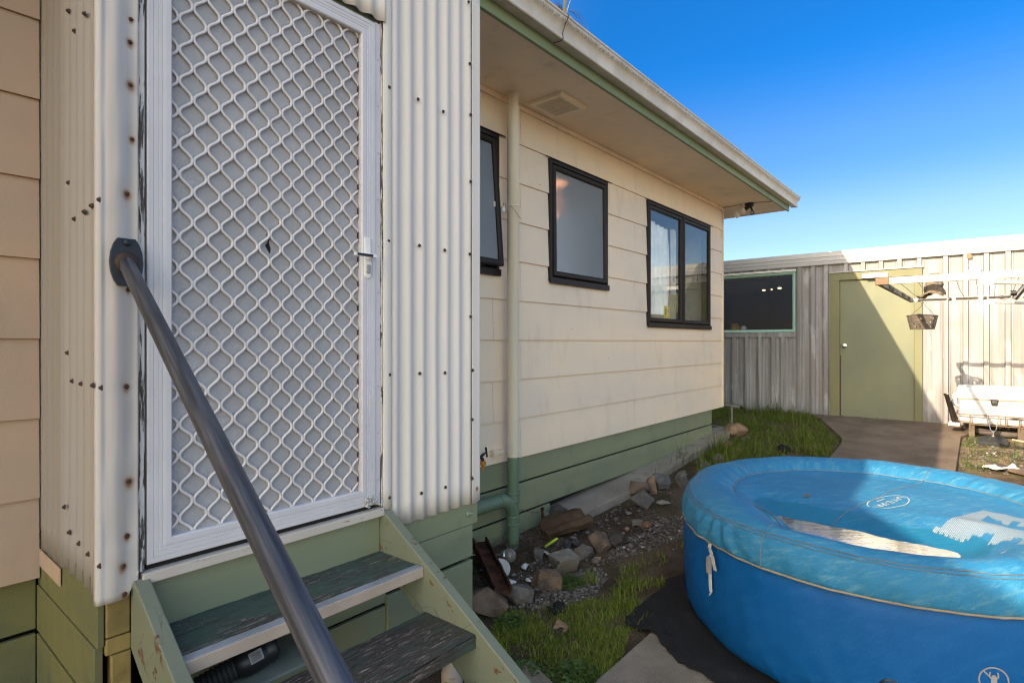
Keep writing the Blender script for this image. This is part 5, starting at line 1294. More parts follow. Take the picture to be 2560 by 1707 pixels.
# filter outlet low on the wall
oc = Vector(wall_pt(-170.2, 0, -1.268, .980)); oa = (oc - Vector((CX, CY, -1.268))).normalized()
m = MB(); m.lathe([(.034, -.01), (.034, .004), (.029, .007), (.026, .004), (.024, -.006), (.0, -.006)], oc, oa, 28); ol = m.build('outlet', 'black_plastic', spa, smooth=True)
m = MB(); m.lathe([(.017, -.004), (.017, .006), (.013, .008), (.0, .008)], oc, oa, 22); m.build('plug', 'label_grey', ol, smooth=True)
# rain water lying in the sag
m = MB(); WZ = -.893
xs_ = np.linspace(2.70, 3.30, 90); ys_ = np.linspace(-.2, 1.1, 130)
m.grid(110, 150, lambda u, v: (2.55 + .70 * u, -.25 + 1.5 * v, WZ))
wt = m.build('water', 'pool_water', None, smooth='all'); struct(wt)
bm = bmesh.new(); bm.from_mesh(wt.data)
dele = [f for f in bm.faces if all(surf_z(v.co.x, v.co.y) > WZ + .004 for v in f.verts)]
bmesh.ops.delete(bm, geom=dele, context='FACES'); bm.to_mesh(wt.data); bm.free()
m = MB(); m.ext_z([(3.10, .70), (3.13, .695), (3.15, .71), (3.12, .72)], -.868, -.862) if False else None
o = MB().ext_z([(3.355, .73), (3.38, .722), (3.40, .735), (3.385, .75), (3.36, .747)], cover_z(3.38, .735) + .001, cover_z(3.38, .735) + .006).build('fallen_leaf', 'leaf_dry', None, loc=(3.38, .735, cover_z(3.38, .735))); tag(o, 'tiny brown leaf scrap lying on the shaded part of the spa cover', 'leaf')

# woven black mat under the spa
mp_ = [(3.297, 1.40), (3.257, 1.428), (3.18, 1.45), (3.083, 1.428), (2.98, 1.44), (2.879, 1.433), (2.79, 1.452), (2.708, 1.440), (2.655, 1.434), (2.629, 1.425), (2.612, 1.40), (2.614, 1.37), (2.618, 1.34), (2.622, 1.318), (2.640, 1.297), (2.659, 1.288), (2.71, 1.288), (2.765, 1.294), (2.73, 1.268), (2.702, 1.25), (2.672, 1.232), (2.656, 1.21), (2.625, 1.185), (2.62, 1.159), (2.57, 1.14), (2.548, 1.127), (2.505, 1.112), (2.469, 1.076), (2.47, 1.04), (2.452, 1.008), (2.455, .97), (2.439, .93), (2.40, .86), (2.36, .80), (2.30, .72), (2.28, .5), (2.35, .1), (2.6, -.3), (3.4, -.62), (4.4, .1), (4.5, .6), (4.2, 1.2), (3.7, 1.45), (3.45, 1.42)]
bm = bmesh.new(); vs = [bm.verts.new((x, y, 0)) for x, y in mp_]; bm.faces.new(vs)
bmesh.ops.triangulate(bm, faces=bm.faces); bmesh.ops.subdivide_edges(bm, edges=bm.edges, cuts=3, use_grid_fill=True); bmesh.ops.subdivide_edges(bm, edges=bm.edges, cuts=1, use_grid_fill=True)
me = bpy.data.meshes.new('ground_mat')
for v in bm.verts:
    x, y = v.co.x, v.co.y; v.co.z = gz(x) + .032 + .010 * mnoise.noise((x * 5, y * 5, 2)) + .006 * mnoise.noise((x * 16, y * 16, 1)); v.co.x += .012 * mnoise.noise((x * 14, y * 14, 8)); v.co.y += .012 * mnoise.noise((x * 14, y * 14, 3))
    dd = math.hypot(x - CX, y - CY)
    if dd < .93: v.co.z = GZ - .004 if dd < .88 else v.co.z
bm.to_mesh(me); bm.free(); me.materials.append(M['mat_mesh']); o = bpy.data.objects.new('ground_mat', me); C.objects.link(o)
md = o.modifiers.new('solid', 'SOLIDIFY'); md.thickness = .008; tag(o, 'ragged black woven mat spread under the blue spa pool', 'mat')

# ------------------------------------------------------------------ stones
def rock(name, pos, w_, h_, mat, label, kind='angular', seed=1, rz=0, dk=.8, sink=.25, tip=0.0):
    r2 = random.Random(seed); bm = bmesh.new()
    if kind == 'angular':
        for _ in range(15):
            a = r2.uniform(0, 2 * math.pi); zz = r2.uniform(-1, 1); q = math.sqrt(1 - zz * zz) * r2.uniform(.82, 1.08)
            bm.verts.new((q * math.cos(a), q * math.sin(a), zz * r2.uniform(.8, 1.05)))
        bmesh.ops.convex_hull(bm, input=bm.verts); bmesh.ops.delete(bm, geom=[v for v in bm.verts if not v.link_faces], context='VERTS')
        bmesh.ops.dissolve_limit(bm, angle_limit=R(14), verts=bm.verts, edges=bm.edges)
        bmesh.ops.bevel(bm, geom=bm.edges[:], offset=.022, segments=1, affect='EDGES')
        bmesh.ops.triangulate(bm, faces=bm.faces); bmesh.ops.subdivide_edges(bm, edges=bm.edges, cuts=2, use_grid_fill=True)
        amp = .035
    elif kind == 'block':
        bmesh.ops.create_cube(bm, size=1.7)
        for v in bm.verts: v.co += Vector((r2.uniform(-.34, .34), r2.uniform(-.34, .34), r2.uniform(-.28, .28)))
        bmesh.ops.bevel(bm, geom=bm.edges[:], offset=.05, segments=1, affect='EDGES')
        bmesh.ops.triangulate(bm, faces=bm.faces); bmesh.ops.subdivide_edges(bm, edges=bm.edges, cuts=2, use_grid_fill=True)
        amp = .045
    else:
        bmesh.ops.create_icosphere(bm, subdivisions=4, radius=1.0); amp = .17
    for v in bm.verts:
        q = v.co * (1.4 if kind == 'round' else 2.6) + Vector((seed * 3.1, 0, 0)); v.co += v.co.normalized() * (amp * mnoise.noise(q) + amp * .6 * mnoise.noise(q * 2.3) + amp * .35 * mnoise.noise(q * 5))
    mnx = [min(v.co[i] for v in bm.verts) for i in range(3)]; mxx = [max(v.co[i] for v in bm.verts) for i in range(3)]
    Rz = Matrix.Rotation(rz, 3, 'Z')
    hh = h_ * .88
    for v in bm.verts:
        c = [(v.co[i] - mnx[i]) / (mxx[i] - mnx[i]) for i in range(3)]
        q = Vector(((c[0] - .5) * w_, (c[1] - .5) * w_ * dk, (c[2]) * hh * (1 + sink) - hh * sink))
        v.co = Rz @ q
    me = bpy.data.meshes.new(name); bm.to_mesh(me); bm.free(); me.materials.append(M[mat])
    if kind == 'round': me.polygons.foreach_set('use_smooth', [True] * len(me.polygons))
    o = bpy.data.objects.new(name, me); C.objects.link(o); o.location = (pos[0], pos[1], pos[2])
    tag(o, label, 'stone', 'stones along the house and pool'); return o
# positions are the front foot of each stone; centres lie a little behind it (away from the yard edge)
FW = Vector((math.cos(YAW), math.sin(YAW), 0))
def rk_(pos, w_, h_, mat, label, kind='angular', seed=1, dk=.75, **kw):
    c = Vector(pos) + FW * (w_ * dk * .42); rock('stone', (c.x, c.y, gz(c.x)), w_, h_ * kw.pop('hs', .82), mat, label, kind, seed, rz=YAW - R(90) + kw.pop('turn', 0), dk=dk, **kw)
rk_((2.295, 2.075, 0), .23, .17, 'stone_brown', 'big brown boulder half hidden behind the step stringer', 'angular', 103)
rk_((2.488, 2.013, 0), .172, .132, 'stone_grey', 'grey brown broken stone just right of the rusty channel end', 'angular', 22)
rk_((2.713, 1.986, 0), .185, .145, 'stone_brown', 'squared brown stone between gravel and the pale shell', 'block', 5)
rk_((2.958, 2.032, 0), .195, .150, 'stone_green', 'pale greenish block stone behind the small leafy weed', 'block', 8, turn=.5)
rk_((3.182, 2.04, 0), .178, .125, 'stone_grey', 'rounded grey stone behind the pale greenish block', 'angular', 31)
rk_((3.369, 2.014, 0), .165, .165, 'stone_brown', 'tall brown stone at the end of the rolled hessian', 'angular', 14)
rk_((3.488, 1.962, 0), .138, .120, 'stone_dark', 'dark wedge of stone right of the tall brown stone', 'angular', 47)
rk_((3.025, 2.277, 0), .070, .100, 'stone_grey', 'small upright grey stone left of the lime plastic clip', 'block', 12)
rk_((3.252, 2.211, 0), .075, .100, 'stone_dark', 'small dark split stone beside the lime plastic clip', 'angular', 19)
rk_((3.33, 2.19, 0), .060, .085, 'stone_dark', 'little black stone leaning on the hessian roll', 'angular', 88)
rk_((3.664, 2.56, 0), .150, .145, 'stone_dark', 'dark rounded stone against the base boards behind the iron stake', 'round', 9, hs=1)
rk_((4.308, 2.166, 0), .20, .160, 'stone_grey', 'pointed grey stone below the brown and grey cluster', 'angular', 64, hs=.95)
rk_((4.56, 2.33, 0), .20, .18, 'stone_brown', 'brown stone at the left of the cluster beside the concrete strip', 'angular', 51)
rk_((4.70, 2.28, 0), .12, .19, 'stone_tan', 'upright tan split face in the middle of the stone cluster', 'angular', 71, hs=.95)
rk_((4.878, 2.255, 0), .18, .165, 'stone_grey', 'wedge of grey stone right of the tan split face', 'angular', 26, hs=.9)
rk_((5.016, 2.128, 0), .125, .180, 'stone_grey', 'upright grey stone closest to the pool rim', 'angular', 82, hs=.95)
rk_((5.02, 2.36, 0), .13, .09, 'stone_dark', 'low dark stone behind the grey wedge in the cluster', 'angular', 33)
rk_((3.941, 2.033, 0), .080, .058, 'stone_green', 'small oblong pale stone beside a pinkish one in the soil', 'block', 17)
rk_((3.936, 1.946, 0), .085, .066, 'stone_rust', 'small pinkish stone right of the oblong pale one', 'angular', 77)
rk_((3.797, 2.042, 0), .046, .040, 'stone_tan', 'pebble sized tan stone near the dry stems', 'angular', 61)
rk_((3.228, 1.947, 0), .048, .036, 'stone_tan', 'small flat tan stone on the gravel', 'angular', 41)
rk_((7.461, 2.42, 0), .315, .165, 'stone_tan', 'large orange tan boulder at the far corner of the house', 'round', 6, hs=1, dk=.8)
rk_((6.711, 2.292, 0), .19, .12, 'stone_rust', 'reddish stone on the verge in front of the orange boulder', 'angular', 93)
rk_((7.259, 2.246, 0), .14, .062, 'stone_grey', 'low grey stone at the right foot of the orange boulder', 'angular', 95)
rk_((6.55, 2.12, 0), .13, .07, 'stone_rust', 'low pinkish stone in the grass below the reddish stone', 'angular', 24)
rk_((5.974, 2.119, 0), .135, .145, 'stone_grey', 'grey stone half buried in the long grass by the strip', 'round', 13)
rk_((5.696, 2.171, 0), .12, .11, 'stone_grey', 'grey stone nearest the pool at the edge of the long grass', 'round', 27)
rk_((4.475, 2.06, 0), .120, .040, 'stone_bone', 'bone coloured sliver of stone right of the pointed grey stone', 'angular', 35)

# ------------------------------------------------------------------ small things by the downpipe
m = MB(); q = [Vector(p) for p in ((2.79, 2.60, -1.335), (2.43, 2.08, -1.40))]
d = (q[1] - q[0]).normalized(); sd_ = Vector((-d.y, d.x, 0)).normalized(); up = d.cross(sd_) * -1
if up.z < 0: up = -up
def chn(a, b, t): return tuple(q[0] + d * t + sd_ * a + up * b)
L_ = (q[1] - q[0]).length
prof = [(-.050, .030), (-.050, -.030), (.050, -.030), (.050, .030), (.040, .030), (.040, -.004), (-.040, -.004), (-.040, .030)]
n_ = len(prof); NS = 30
for i in range(NS + 1):
    t = L_ * i / NS
    for a, b in prof: m.v.append(chn(a + .004 * mnoise.noise((t * 9, a * 30, 1)), b + .006 * mnoise.noise((t * 11, b * 30, 4)), t + (.012 * mnoise.noise((a * 60, b * 60, 2)) if i in (0, NS) else 0)))
m.f = [(i * n_ + k_, i * n_ + (k_ + 1) % n_, (i + 1) * n_ + (k_ + 1) % n_, (i + 1) * n_ + k_) for i in range(NS) for k_ in range(n_)] + [tuple(range(n_))[::-1], tuple(range(NS * n_, NS * n_ + n_))]
tag(m.build('rusty_channel', 'rusty_steel', None, loc=(2.6, 2.35, -1.45)), 'rusty iron channel section propped against the porch base boards', 'channel')
cz = gz(2.7)
m = MB(); m.lathe([(.0, -.002), (.022, -.002), (.024, .000), (.026, -.002), (.060, -.001), (.064, .002), (.068, .001), (.070, -.004), (.069, -.014), (.0, -.014)], (2.70, 2.345, cz + .045), (-.50, -.36, .82), 40)
tag(m.build('bucket_lid', 'disc_white', None, smooth=True, loc=(2.70, 2.345, cz)), 'round off white plastic lid lying on the gravel beside the rusty channel', 'lid')
gl = thing('garden_light', 'silver spike garden light with a dull glass globe lying behind the white lid', 'garden light', (2.84, 2.42, gz(2.84)))
bc = Vector((2.868, 2.405, gz(2.87) + .052)); hx = Vector((2.735, 2.575, gz(2.74) + .06)); dd_ = (hx - bc).normalized()
m = MB(); m.lathe([(.0, -.048), (.022, -.043), (.038, -.028), (.046, -.006), (.044, .016), (.034, .030)], bc, dd_, 24); m.build('globe', 'dull_globe' if 'dull_globe' in M else 'stone_bone', gl, smooth=True)
m = MB(); m.lathe([(.0335, .026), (.036, .030), (.035, .040), (.024, .052), (.015, .056), (.0125, .06), (.014, .16), (.012, .25), (.0, .25)], bc, dd_, 20); m.build('spike', 'steel', gl, smooth=True)
def shell(pos, s, label, ang):
    m = MB()
    def f(u, v):
        a = (u - .5) * math.pi * 1.05; r = v * s * (1 - .1 * abs(u - .5)); x = r * math.sin(a) ; y = r * math.cos(a) * .9 - s * .35
        z = s * .42 * math.sin(math.pi * min(1, .12 + v * .88)) * math.cos(a * .8) + .0012 * math.sin(a * 22) * v
        c, s_ = math.cos(ang), math.sin(ang); return (pos[0] + x * c - y * s_, pos[1] + x * s_ + y * c, gz(pos[0]) + .004 + max(0, z))
    m.grid(40, 14, f); tag(m.build('shell', 'shell', None, smooth='all', solid=.003, loc=(pos[0], pos[1], gz(pos[0]))), label, 'shell', 'shells on the gravel')
shell((2.885, 2.285), .045, 'pinkish white cockle shell right of the white lid', .4)
shell((2.655, 2.225), .046, 'white shell below the white lid, against the grey brown stone', 2.2)
shell((2.746, 2.150), .028, 'little white shell tucked beside the squared brown stone', 1.2)
shell((2.70, 2.47), .030, 'pale shell showing behind the rusty channel', 3)
crumple(lambda u, v: (3.12 + .05 * (u - .5) + .03 * (v - .5), 2.27 + .085 * (v - .5), gz(3.12) + .012 + .010 * math.sin(u * 6)), 16, 16, .010, 40, 8.2, 'oyster_shell', 'shell', (3.12, 2.27, gz(3.12)), 'ragged grey oyster shell below the lime plastic clip', 'shell')
m = MB(); m.box(-.012, .012, -.055, .055, -.008, .008); o = m.build('plastic_clip', 'lime_plastic', None, bevel=.006); o.location = (3.195, 2.30, gz(3.19) + .055); o.rotation_euler = (R(-38), R(10), R(18)); tag(o, 'bright lime plastic clip poking up among the dark stones', 'clip')
m = MB(); m.tube([(3.50, 2.60, gz(3.5) - .05), (3.498, 2.60, gz(3.5) + .10), (3.492, 2.598, gz(3.5) + .145)], [.011, .010, .009], 8); m.lathe([(.013, 0), (.014, .02), (.006, .024)], (3.493, 2.598, gz(3.5) + .135), n=8)
m.tube([(3.493, 2.598, gz(3.5) + .13), (3.40, 2.60, gz(3.4) + .145), (3.28, 2.64, gz(3.3) + .19), (3.19, 2.655, gz(3.2) + .215)], .0018, 5)
tag(m.build('iron_stake', 'rusty_steel', None, smooth=True, loc=(3.5, 2.6, gz(3.5))), 'thin rusty iron stake with a wire tied to it by the base boards', 'stake')
# rolled and flapped hessian
m = MB()
def hs(u, v):
    # roll across the front, flap running back up to the strip
    if v < .45:
        a = v / .45 * 1.75 * math.pi; r = .030 + .012 * u
        ax0 = Vector((3.29, 2.44, 0)); ax1 = Vector((3.70, 2.30, 0)); p = ax0.lerp(ax1, u); n_ = Vector((.33, .94, 0))
        return tuple(p + n_ * (-math.cos(a) * r) + Vector((0, 0, gz(p.x) + r + .012 + math.sin(a) * r)))
    t = (v - .45) / .55; p = Vector((3.31, 2.50, 0)).lerp(Vector((3.70, 2.36, 0)), u); q_ = Vector((3.63, 2.63, 0)).lerp(Vector((3.83, 2.52, 0)), u); w = p.lerp(q_, t)
    return (w.x, w.y, gz(w.x) + .05 + .045 * (1 - t) + .03 * math.sin(t * 3.1))
def hs2(u, v):
    p = Vector(hs(u, v)); q_ = p * 9; return tuple(p + Vector((mnoise.noise(q_), mnoise.noise(q_ + Vector((3, 3, 3))), mnoise.noise(q_ + Vector((8, 1, 2))))) * .014)
m.grid(36, 50, hs2); tag(m.build('hessian_roll', 'hessian', None, smooth='all', solid=.006, loc=(3.5, 2.45, gz(3.5))), 'rolled scrap of brown hessian sacking at the end of the concrete strip', 'sacking')
crumple(lambda u, v: (2.35 + .042 * (u - .5) + .02 * math.sin(v * 5), 1.63 + .07 * (v - .5) * (1 - .5 * abs(u - .5)), gz(2.35) + .055 + .03 * u * v), 14, 14, .014, 30, 2.7, 'dry_leaf', 'leaf_dry', (2.35, 1.63, gz(2.35)), 'curled dry brown leaf lying on the near grass patch', 'leaf', .001)
crumple(lambda u, v: (2.56 + .05 * math.cos(u * 6.28) * math.sin(v * 3.14), 1.81 + .05 * math.sin(u * 6.28) * math.sin(v * 3.14), gz(2.56) + .012 + .012 * math.cos(v * 3.14)), 24, 14, .022, 34, 4.4, 'black_scrap', 'mat_mesh', (2.56, 1.81, gz(2.56)), 'black fabric scrap at the edge of the near grass and gravel', 'scrap')
crumple(lambda u, v: (6.9 + .07 * math.cos(u * 6.28) * math.sin(v * 3.14), 1.75 + .07 * math.sin(u * 6.28) * math.sin(v * 3.14), gz(6.9) + .03 + .03 * math.cos(v * 3.14)), 24, 14, .04, 22, 6.4, 'black_scrap', 'mat_mesh', (6.9, 1.75, gz(6.9)), 'small black scrap lying in the far lawn', 'scrap')
# under the steps
bt = thing('pump_bottle', 'cream body wash bottle with a teal round print under the steps', 'bottle', (1.612, 1.652, -1.515))
bx, by = 1.612, 1.652; vx = Vector((bx, by, 0)).normalized(); vt_ = Vector((vx.y, -vx.x, 0))
m = MB(); m.lathe([(.0, -1.515), (.040, -1.515), (.043, -1.50), (.043, -1.335), (.040, -1.315), (.022, -1.298), (.016, -1.290), (.016, -1.275), (.0, -1.275)], (bx, by, 0), n=30); m.build('body', 'cream_bottle', bt, smooth=True)
def bpt2(a, z, r=.0436):
    th = math.atan2(-vx.y, -vx.x) - a / .043; return (bx + r * math.cos(th), by + r * math.sin(th), z)
m = MB(); m.add([bpt2(.004, -1.372)] + [bpt2(.004 + .026 * math.cos(t), -1.372 + .026 * math.sin(t)) for t in np.linspace(0, 6.283, 25)[:-1]], [(0, i + 1, (i + 1) % 24 + 1) for i in range(24)]); m.build('print', 'teal_print', bt)
m = MB(); m.add([bpt2(.024, -1.357, .0439)] + [bpt2(.024 + .011 * math.cos(t), -1.357 + .011 * math.sin(t), .0439) for t in np.linspace(0, 6.283, 13)[:-1]], [(0, i + 1, (i + 1) % 12 + 1) for i in range(12)]); m.build('print', 'lime_print', bt)
def wraptext(txt, size, a0_, z0_, mat):
    vs_, fs_ = text_xy(txt, size, (1, 0), (0, 1), (0, 0)); m = MB(); m.add([bpt2(a0_ + a, z0_ + b, .0441) for a, b in vs_], fs_); m.build('lettering', mat, bt)
wraptext('BODY', .0085, .0, -1.334, 'ink'); wraptext('Calm', .0065, .004, -1.362, 'ink'); wraptext('Manuka', .0065, .004, -1.374, 'ink')
m = MB(); m.box(-.018, .018, 0, 0, 0, 0) if False else None
tn = thing('spray_can', 'navy spray can lying on its side under the steps beside the cream bottle', 'can', (1.50, 1.68, -1.49))
dcan = Vector((-.78, .60, -.12)).normalized(); pc = Vector((1.575, 1.685, -1.420))
m = MB(); m.lathe([(.0, 0), (.024, 0), (.027, .004), (.027, .11), (.024, .125), (.012, .13), (.012, .15), (.0, .15)], pc, dcan, 22); m.build('can', 'navy_tin', tn, smooth=True)
m = MB()
for h in (.03, .036, .042, .09, .096): m.lathe([(.0273, h), (.0273, h + .002)], pc, dcan, 22, cap=False)
m.build('stripes', 'label_grey', tn, smooth=True)
m = MB(); m.lathe([(.022, .0), (.022, -.03)], (1.50, 1.70, -1.47), (0, 0, 1), 10); 
hn = thing('hose_nozzle', 'black ribbed hose end with a barcode sticker wedged under the top tread', 'hose', (.86, 1.80, -1.06))
hc = Vector((.905, 1.80, -1.005)); hd = Vector((.90, -.16, .12)).normalized(); hd = Vector((-.86, .18, -.22)).normalized()
m = MB(); m.lathe([(.0, -.045), (.030, -.045), (.042, -.035), (.044, -.02), (.041, -.012), (.041, -.006), (.045, 0), (.045, .055), (.040, .075), (.034, .085)], hc, hd, 26); m.build('body', 'black_plastic', hn, smooth=True)
m = MB(); pr_ = []
for i in range(8): pr_ += [(.030, .085 + i * .014), (.034, .089 + i * .014), (.034, .094 + i * .014), (.030, .098 + i * .014)]
m.lathe(pr_, hc, hd, 22); m.build('ribbed_end', 'black_rubber', hn, smooth=True)
cv = (Vector((0, 0, 0)) - hc); cv = (cv - hd * cv.dot(hd)).normalized(); cs = hd.cross(cv)
m = MB(); lab = []
def lp(a, h, r=.0457): return tuple(hc + hd * h + (cv * math.cos(a) + cs * math.sin(a)) * r)
m.grid(7, 3, lambda u, v: lp(-.40 + .75 * u, .006 + .040 * v)); bs = m.build('sticker', 'label_grey', hn)
m = MB()
for i in range(12):
    a = -.30 + i * .045; m.add([lp(a, .011, .0460), lp(a + rnd.uniform(.012, .03), .011, .0460), lp(a + .02, .040, .0460), lp(a, .040, .0460)], [(0, 1, 2, 3)])
m.build('bars', 'ink', bs)
m = MB(); m.box(.70, 1.1, 1.73, 1.95, -1.075, -1.062) ; tag(m.build('ledge_board', 'grey_board', None, loc=(.9, 1.84, -1.07)), 'short dark board wedged behind the second tread under the steps', 'board')

# ------------------------------------------------------------------ gravel, litter, grass (uncountable)
def inpoly(x, y, P):
    c = False; j = len(P) - 1
    for i in range(len(P)):
        if (P[i][1] > y) != (P[j][1] > y) and x < (P[j][0] - P[i][0]) * (y - P[i][1]) / (P[j][1] - P[i][1]) + P[i][0]: c = not c
        j = i
    return c
ico = bmesh.new(); bmesh.ops.create_icosphere(ico, subdivisions=1, radius=1); IV = [v.co.copy() for v in ico.verts]; IF = [tuple(v.index for v in f.verts) for f in ico.faces]; ico.free()
m = MB(); tint = []
zones = [([(2.42, 2.10), (2.60, 1.78), (2.80, 1.72), (3.10, 1.80), (3.20, 1.92), (2.95, 2.0), (2.7, 1.98), (2.5, 2.02)], 1500, .007), ([(2.55, 2.62), (2.60, 2.15), (2.85, 2.10), (3.1, 2.2), (3.25, 2.3), (2.95, 2.5)], 700, .006), ([(3.2, 1.93), (3.6, 1.75), (4.2, 1.60), (4.6, 1.75), (4.1, 1.98), (3.5, 1.98)], 1300, .007), ([(3.2, 2.66), (3.6, 2.66), (3.6, 2.55), (3.3, 2.5)], 260, .006), ([(3.6, 2.42), (4.4, 2.38), (4.3, 2.0), (3.7, 2.0)], 150, .006), ([(7.0, .19), (8.7, .19), (8.7, -.5), (7.0, -.5)], 420, .011), ([(4.3, 2.35), (5.6, 2.40), (5.2, 1.7), (4.6, 1.65)], 260, .008), ([(2.4, 2.3), (2.5, 1.9), (3.4, 1.85), (4.4, 1.95), (4.6, 2.3), (3.6, 2.45), (3.0, 2.3)], 130, .015), ([(3.2, 1.95), (4.5, 2.0), (4.6, 1.6), (3.3, 1.6)], 60, .012)]
for P, N, s0 in zones:
    x0, x1 = min(p[0] for p in P), max(p[0] for p in P); y0, y1 = min(p[1] for p in P), max(p[1] for p in P); n_ = 0
    while n_ < N:
        x, y = rnd.uniform(x0, x1), rnd.uniform(y0, y1)
        if not inpoly(x, y, P) or (mnoise.noise((x * 4, y * 4, 9)) < -.18 + .3 * rnd.random() - .2): n_ += .2; continue
        n_ += 1; s = s0 * rnd.lognormvariate(0, .38); a = rnd.uniform(0, 6.28); sx, sy, sz = s * rnd.uniform(.8, 1.35), s * rnd.uniform(.7, 1), s * rnd.uniform(.45, .75)
        ca, sa = math.cos(a), math.sin(a); tv = rnd.random(); z0 = gz(x) + .012 * mnoise.noise((x * 1.7, y * 1.7, 0)) * 1.5 - .012 + s * .5
        m.add([(x + ca * v.x * sx - sa * v.y * sy, y + sa * v.x * sx + ca * v.y * sy, z0 + v.z * sz) for v in IV], IF); tint += [tv] * len(IV)
m.tint = tint; o = m.build('gravel', 'pebbles', None, smooth='all'); tag(o, 'loose grey pebbles and gravel scattered over the dark soil', 'gravel', kind='stuff')

def straw(zones, name, label):
    m = MB(); tint = []
    for P, N, (l0, l1), zoff, lift in zones:
        x0, x1 = min(p[0] for p in P), max(p[0] for p in P); y0, y1 = min(p[1] for p in P), max(p[1] for p in P); n_ = 0
        while n_ < N:
            x, y = rnd.uniform(x0, x1), rnd.uniform(y0, y1)
            if not inpoly(x, y, P): continue
            n_ += 1; a = rnd.uniform(0, 6.28); blade(m, (x, y, gz(x) + zoff + rnd.uniform(0, lift)), (math.cos(a), math.sin(a)), rnd.uniform(l0, l1), rnd.uniform(.0018, .0036), rnd.uniform(.2, 1.6), 4, up=rnd.uniform(-.1, .7), tint_v=rnd.random(), tl=tint)
    m.tint = tint; tag(m.build(name, 'straw', None), label, 'litter', kind='stuff')
straw([([(2.62, 2.66), (3.30, 2.66), (3.30, 2.42), (2.85, 2.42)], 420, (.05, .16), .0, .05), ([(3.10, 2.52), (3.4, 2.42), (3.25, 2.2), (3.05, 2.3)], 190, (.06, .15), .0, .03), ([(2.5, 2.4), (4.5, 2.4), (4.6, 1.7), (3.2, 1.6), (2.5, 1.9)], 330, (.015, .05), .004, .012), ([(3.6, 2.62), (4.6, 2.55), (4.2, 2.1), (3.6, 2.3)], 110, (.03, .09), .02, .04), ([(3.6, 2.1), (4.1, 2.1), (4.1, 1.85), (3.6, 1.9)], 60, (.05, .14), .01, .03), ([(2.3, 2.1), (2.8, 2.2), (2.9, 1.8), (2.3, 1.6)], 90, (.03, .08), .0, .02), ([(6.6, 2.45), (7.9, 2.4), (7.6, 1.95), (6.7, 2.1)], 200, (.03, .09), .0, .02)], 'dry_stems', 'tangle of dry stems and straw at the foot of the house wall')

def grass(zones, name, mat, label, cat):
    m = MB(); tint = []
    for P, N, h0, wd, patch in zones:
        x0, x1 = min(p[0] for p in P), max(p[0] for p in P); y0, y1 = min(p[1] for p in P), max(p[1] for p in P); n_ = 0; tries = 0
        while n_ < N and tries < N * 14:
            tries += 1; x, y = rnd.uniform(x0, x1), rnd.uniform(y0, y1)
            if not inpoly(x, y, P): continue
            d = mnoise.noise((x * patch, y * patch, 4)) * .6 + mnoise.noise((x * patch * 3, y * patch * 3, 1)) * .4
            if d < rnd.uniform(-.38, .36): continue
            n_ += 1; a = rnd.uniform(0, 6.28); h = h0 * rnd.lognormvariate(0, .45) * (1 + .6 * d)
            blade(m, (x, y, gz(x) - .006), (math.cos(a), math.sin(a)), h, wd * rnd.uniform(.7, 1.3), rnd.uniform(.2, 1.5), 3, up=rnd.uniform(.75, 1.5), tint_v=rnd.random() ** 1.1, tl=tint)
    m.tint = tint; tag(m.build(name, mat, None), label, cat, kind='stuff')
near_p = [(2.05, 1.75), (2.22, 1.98), (2.36, 2.03), (2.52, 1.98), (2.62, 1.80), (2.80, 1.72), (2.94, 1.66), (2.90, 1.46), (2.72, 1.40), (2.58, 1.37), (2.40, 1.315), (2.25, 1.310), (2.10, 1.34), (1.98, 1.45), (1.90, 1.60)]
tuft = lambda x, y, r: [(x + r * math.cos(t), y + r * math.sin(t) * .7) for t in (0, 1, 2, 3, 4, 5)]
grass([(near_p, 15000, .0185, .0027, 5.0), (tuft(3.02, 1.62, .14), 360, .040, .003, 6), (tuft(3.25, 1.72, .10), 150, .035, .003, 6), (tuft(3.0, 1.85, .09), 150, .035, .003, 6), (tuft(2.80, 1.50, .10), 320, .042, .003, 6), (tuft(3.45, 1.65, .12), 90, .030, .003, 6), (tuft(3.15, 1.50, .10), 140, .035, .003, 6), (tuft(2.68, 1.38, .07), 130, .035, .003, 6), (tuft(3.9, 1.62, .2), 110, .03, .003, 6)], 'grass', 'grass_blade', 'patch of bright green grass between the steps and the black mat', 'grass')
lawn_p = [(5.15, 1.55), (5.25, 2.05), (5.7, 2.25), (6.2, 2.44), (6.9, 2.44), (7.35, 2.3), (7.75, 2.45), (7.75, 3.3), (9.38, 3.7), (9.40, 2.05), (9.05, 1.84), (8.45, 1.60), (7.84, 1.36), (7.5, 1.30), (6.9, 1.28), (5.3, 1.28)]
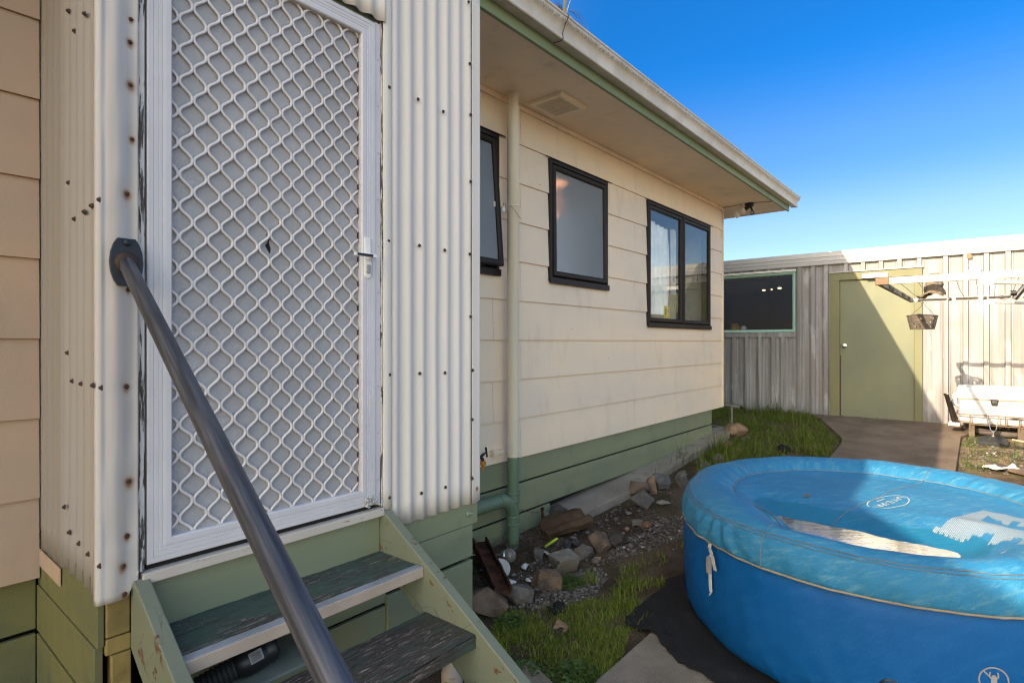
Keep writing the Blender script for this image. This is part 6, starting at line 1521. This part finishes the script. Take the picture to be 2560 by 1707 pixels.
grass([(lawn_p, 25000, .050, .0052, 2.2), ([(5.2, 2.1), (5.8, 2.30), (6.6, 2.44), (6.6, 2.15), (5.9, 1.95), (5.3, 1.8)], 900, .16, .006, 3), ([(5.0, 2.50), (6.2, 2.55), (6.2, 2.44), (5.0, 2.38)], 60, .13, .005, 3), ([(9.2, 3.4), (9.40, 3.4), (9.40, 2.0), (9.2, 2.0)], 700, .11, .006, 3)], 'lawn', 'lawn_blade', 'dark green lawn between the far house corner, the shed and the path', 'grass')
grass([([(7.1, .17), (8.6, .17), (8.6, -.4), (7.1, -.4)], 700, .035, .006, 3.0)], 'weeds', 'weed_leaf', 'thin weeds and moss on the sunlit soil right of the path', 'weeds')
# leafy weed beside the pale green stone
def weed(c, r_, n, label):
    m = MB(); tint = []
    for _ in range(n):
        a = rnd.uniform(0, 6.28); d = r_ * math.sqrt(rnd.random()); p = Vector((c[0] + d * math.cos(a), c[1] + d * math.sin(a), gz(c[0]) + rnd.uniform(.006, .055) * (1.2 - d / r_)))
        s = rnd.uniform(.008, .016); q = rnd.uniform(0, 6.28); t_ = rnd.uniform(-.5, .6); ux = Vector((math.cos(q), math.sin(q), t_ * .5)); uy = Vector((-math.sin(q), math.cos(q), rnd.uniform(-.4, .4)))
        m.add([p - ux * s, p - uy * s * .5, p + ux * s, p + uy * s * .5], [(0, 1, 2, 3)]); tint += [rnd.random()] * 4
    for _ in range(n // 8):
        a = rnd.uniform(0, 6.28); blade(m, (c[0], c[1], gz(c[0])), (math.cos(a), math.sin(a)), rnd.uniform(.4, 1) * r_, .002, .4, 4, up=rnd.uniform(.2, 1), tint_v=.3, tl=tint)
    m.tint = tint; tag(m.build('weed', 'weed_leaf', None, loc=(c[0], c[1], gz(c[0]))), label, 'weed')
weed((2.86, 1.93), .095, 420, 'low leafy green weed in front of the pale greenish stone')
weed((2.30, 1.93), .085, 260, 'leafy clover clump beside the big brown boulder')
weed((2.14, 1.40), .13, 420, 'leafy clover clump at the near corner of the concrete slab')
weed((2.02, 1.60), .10, 260, 'leafy clover clump against the outside of the step stringer')
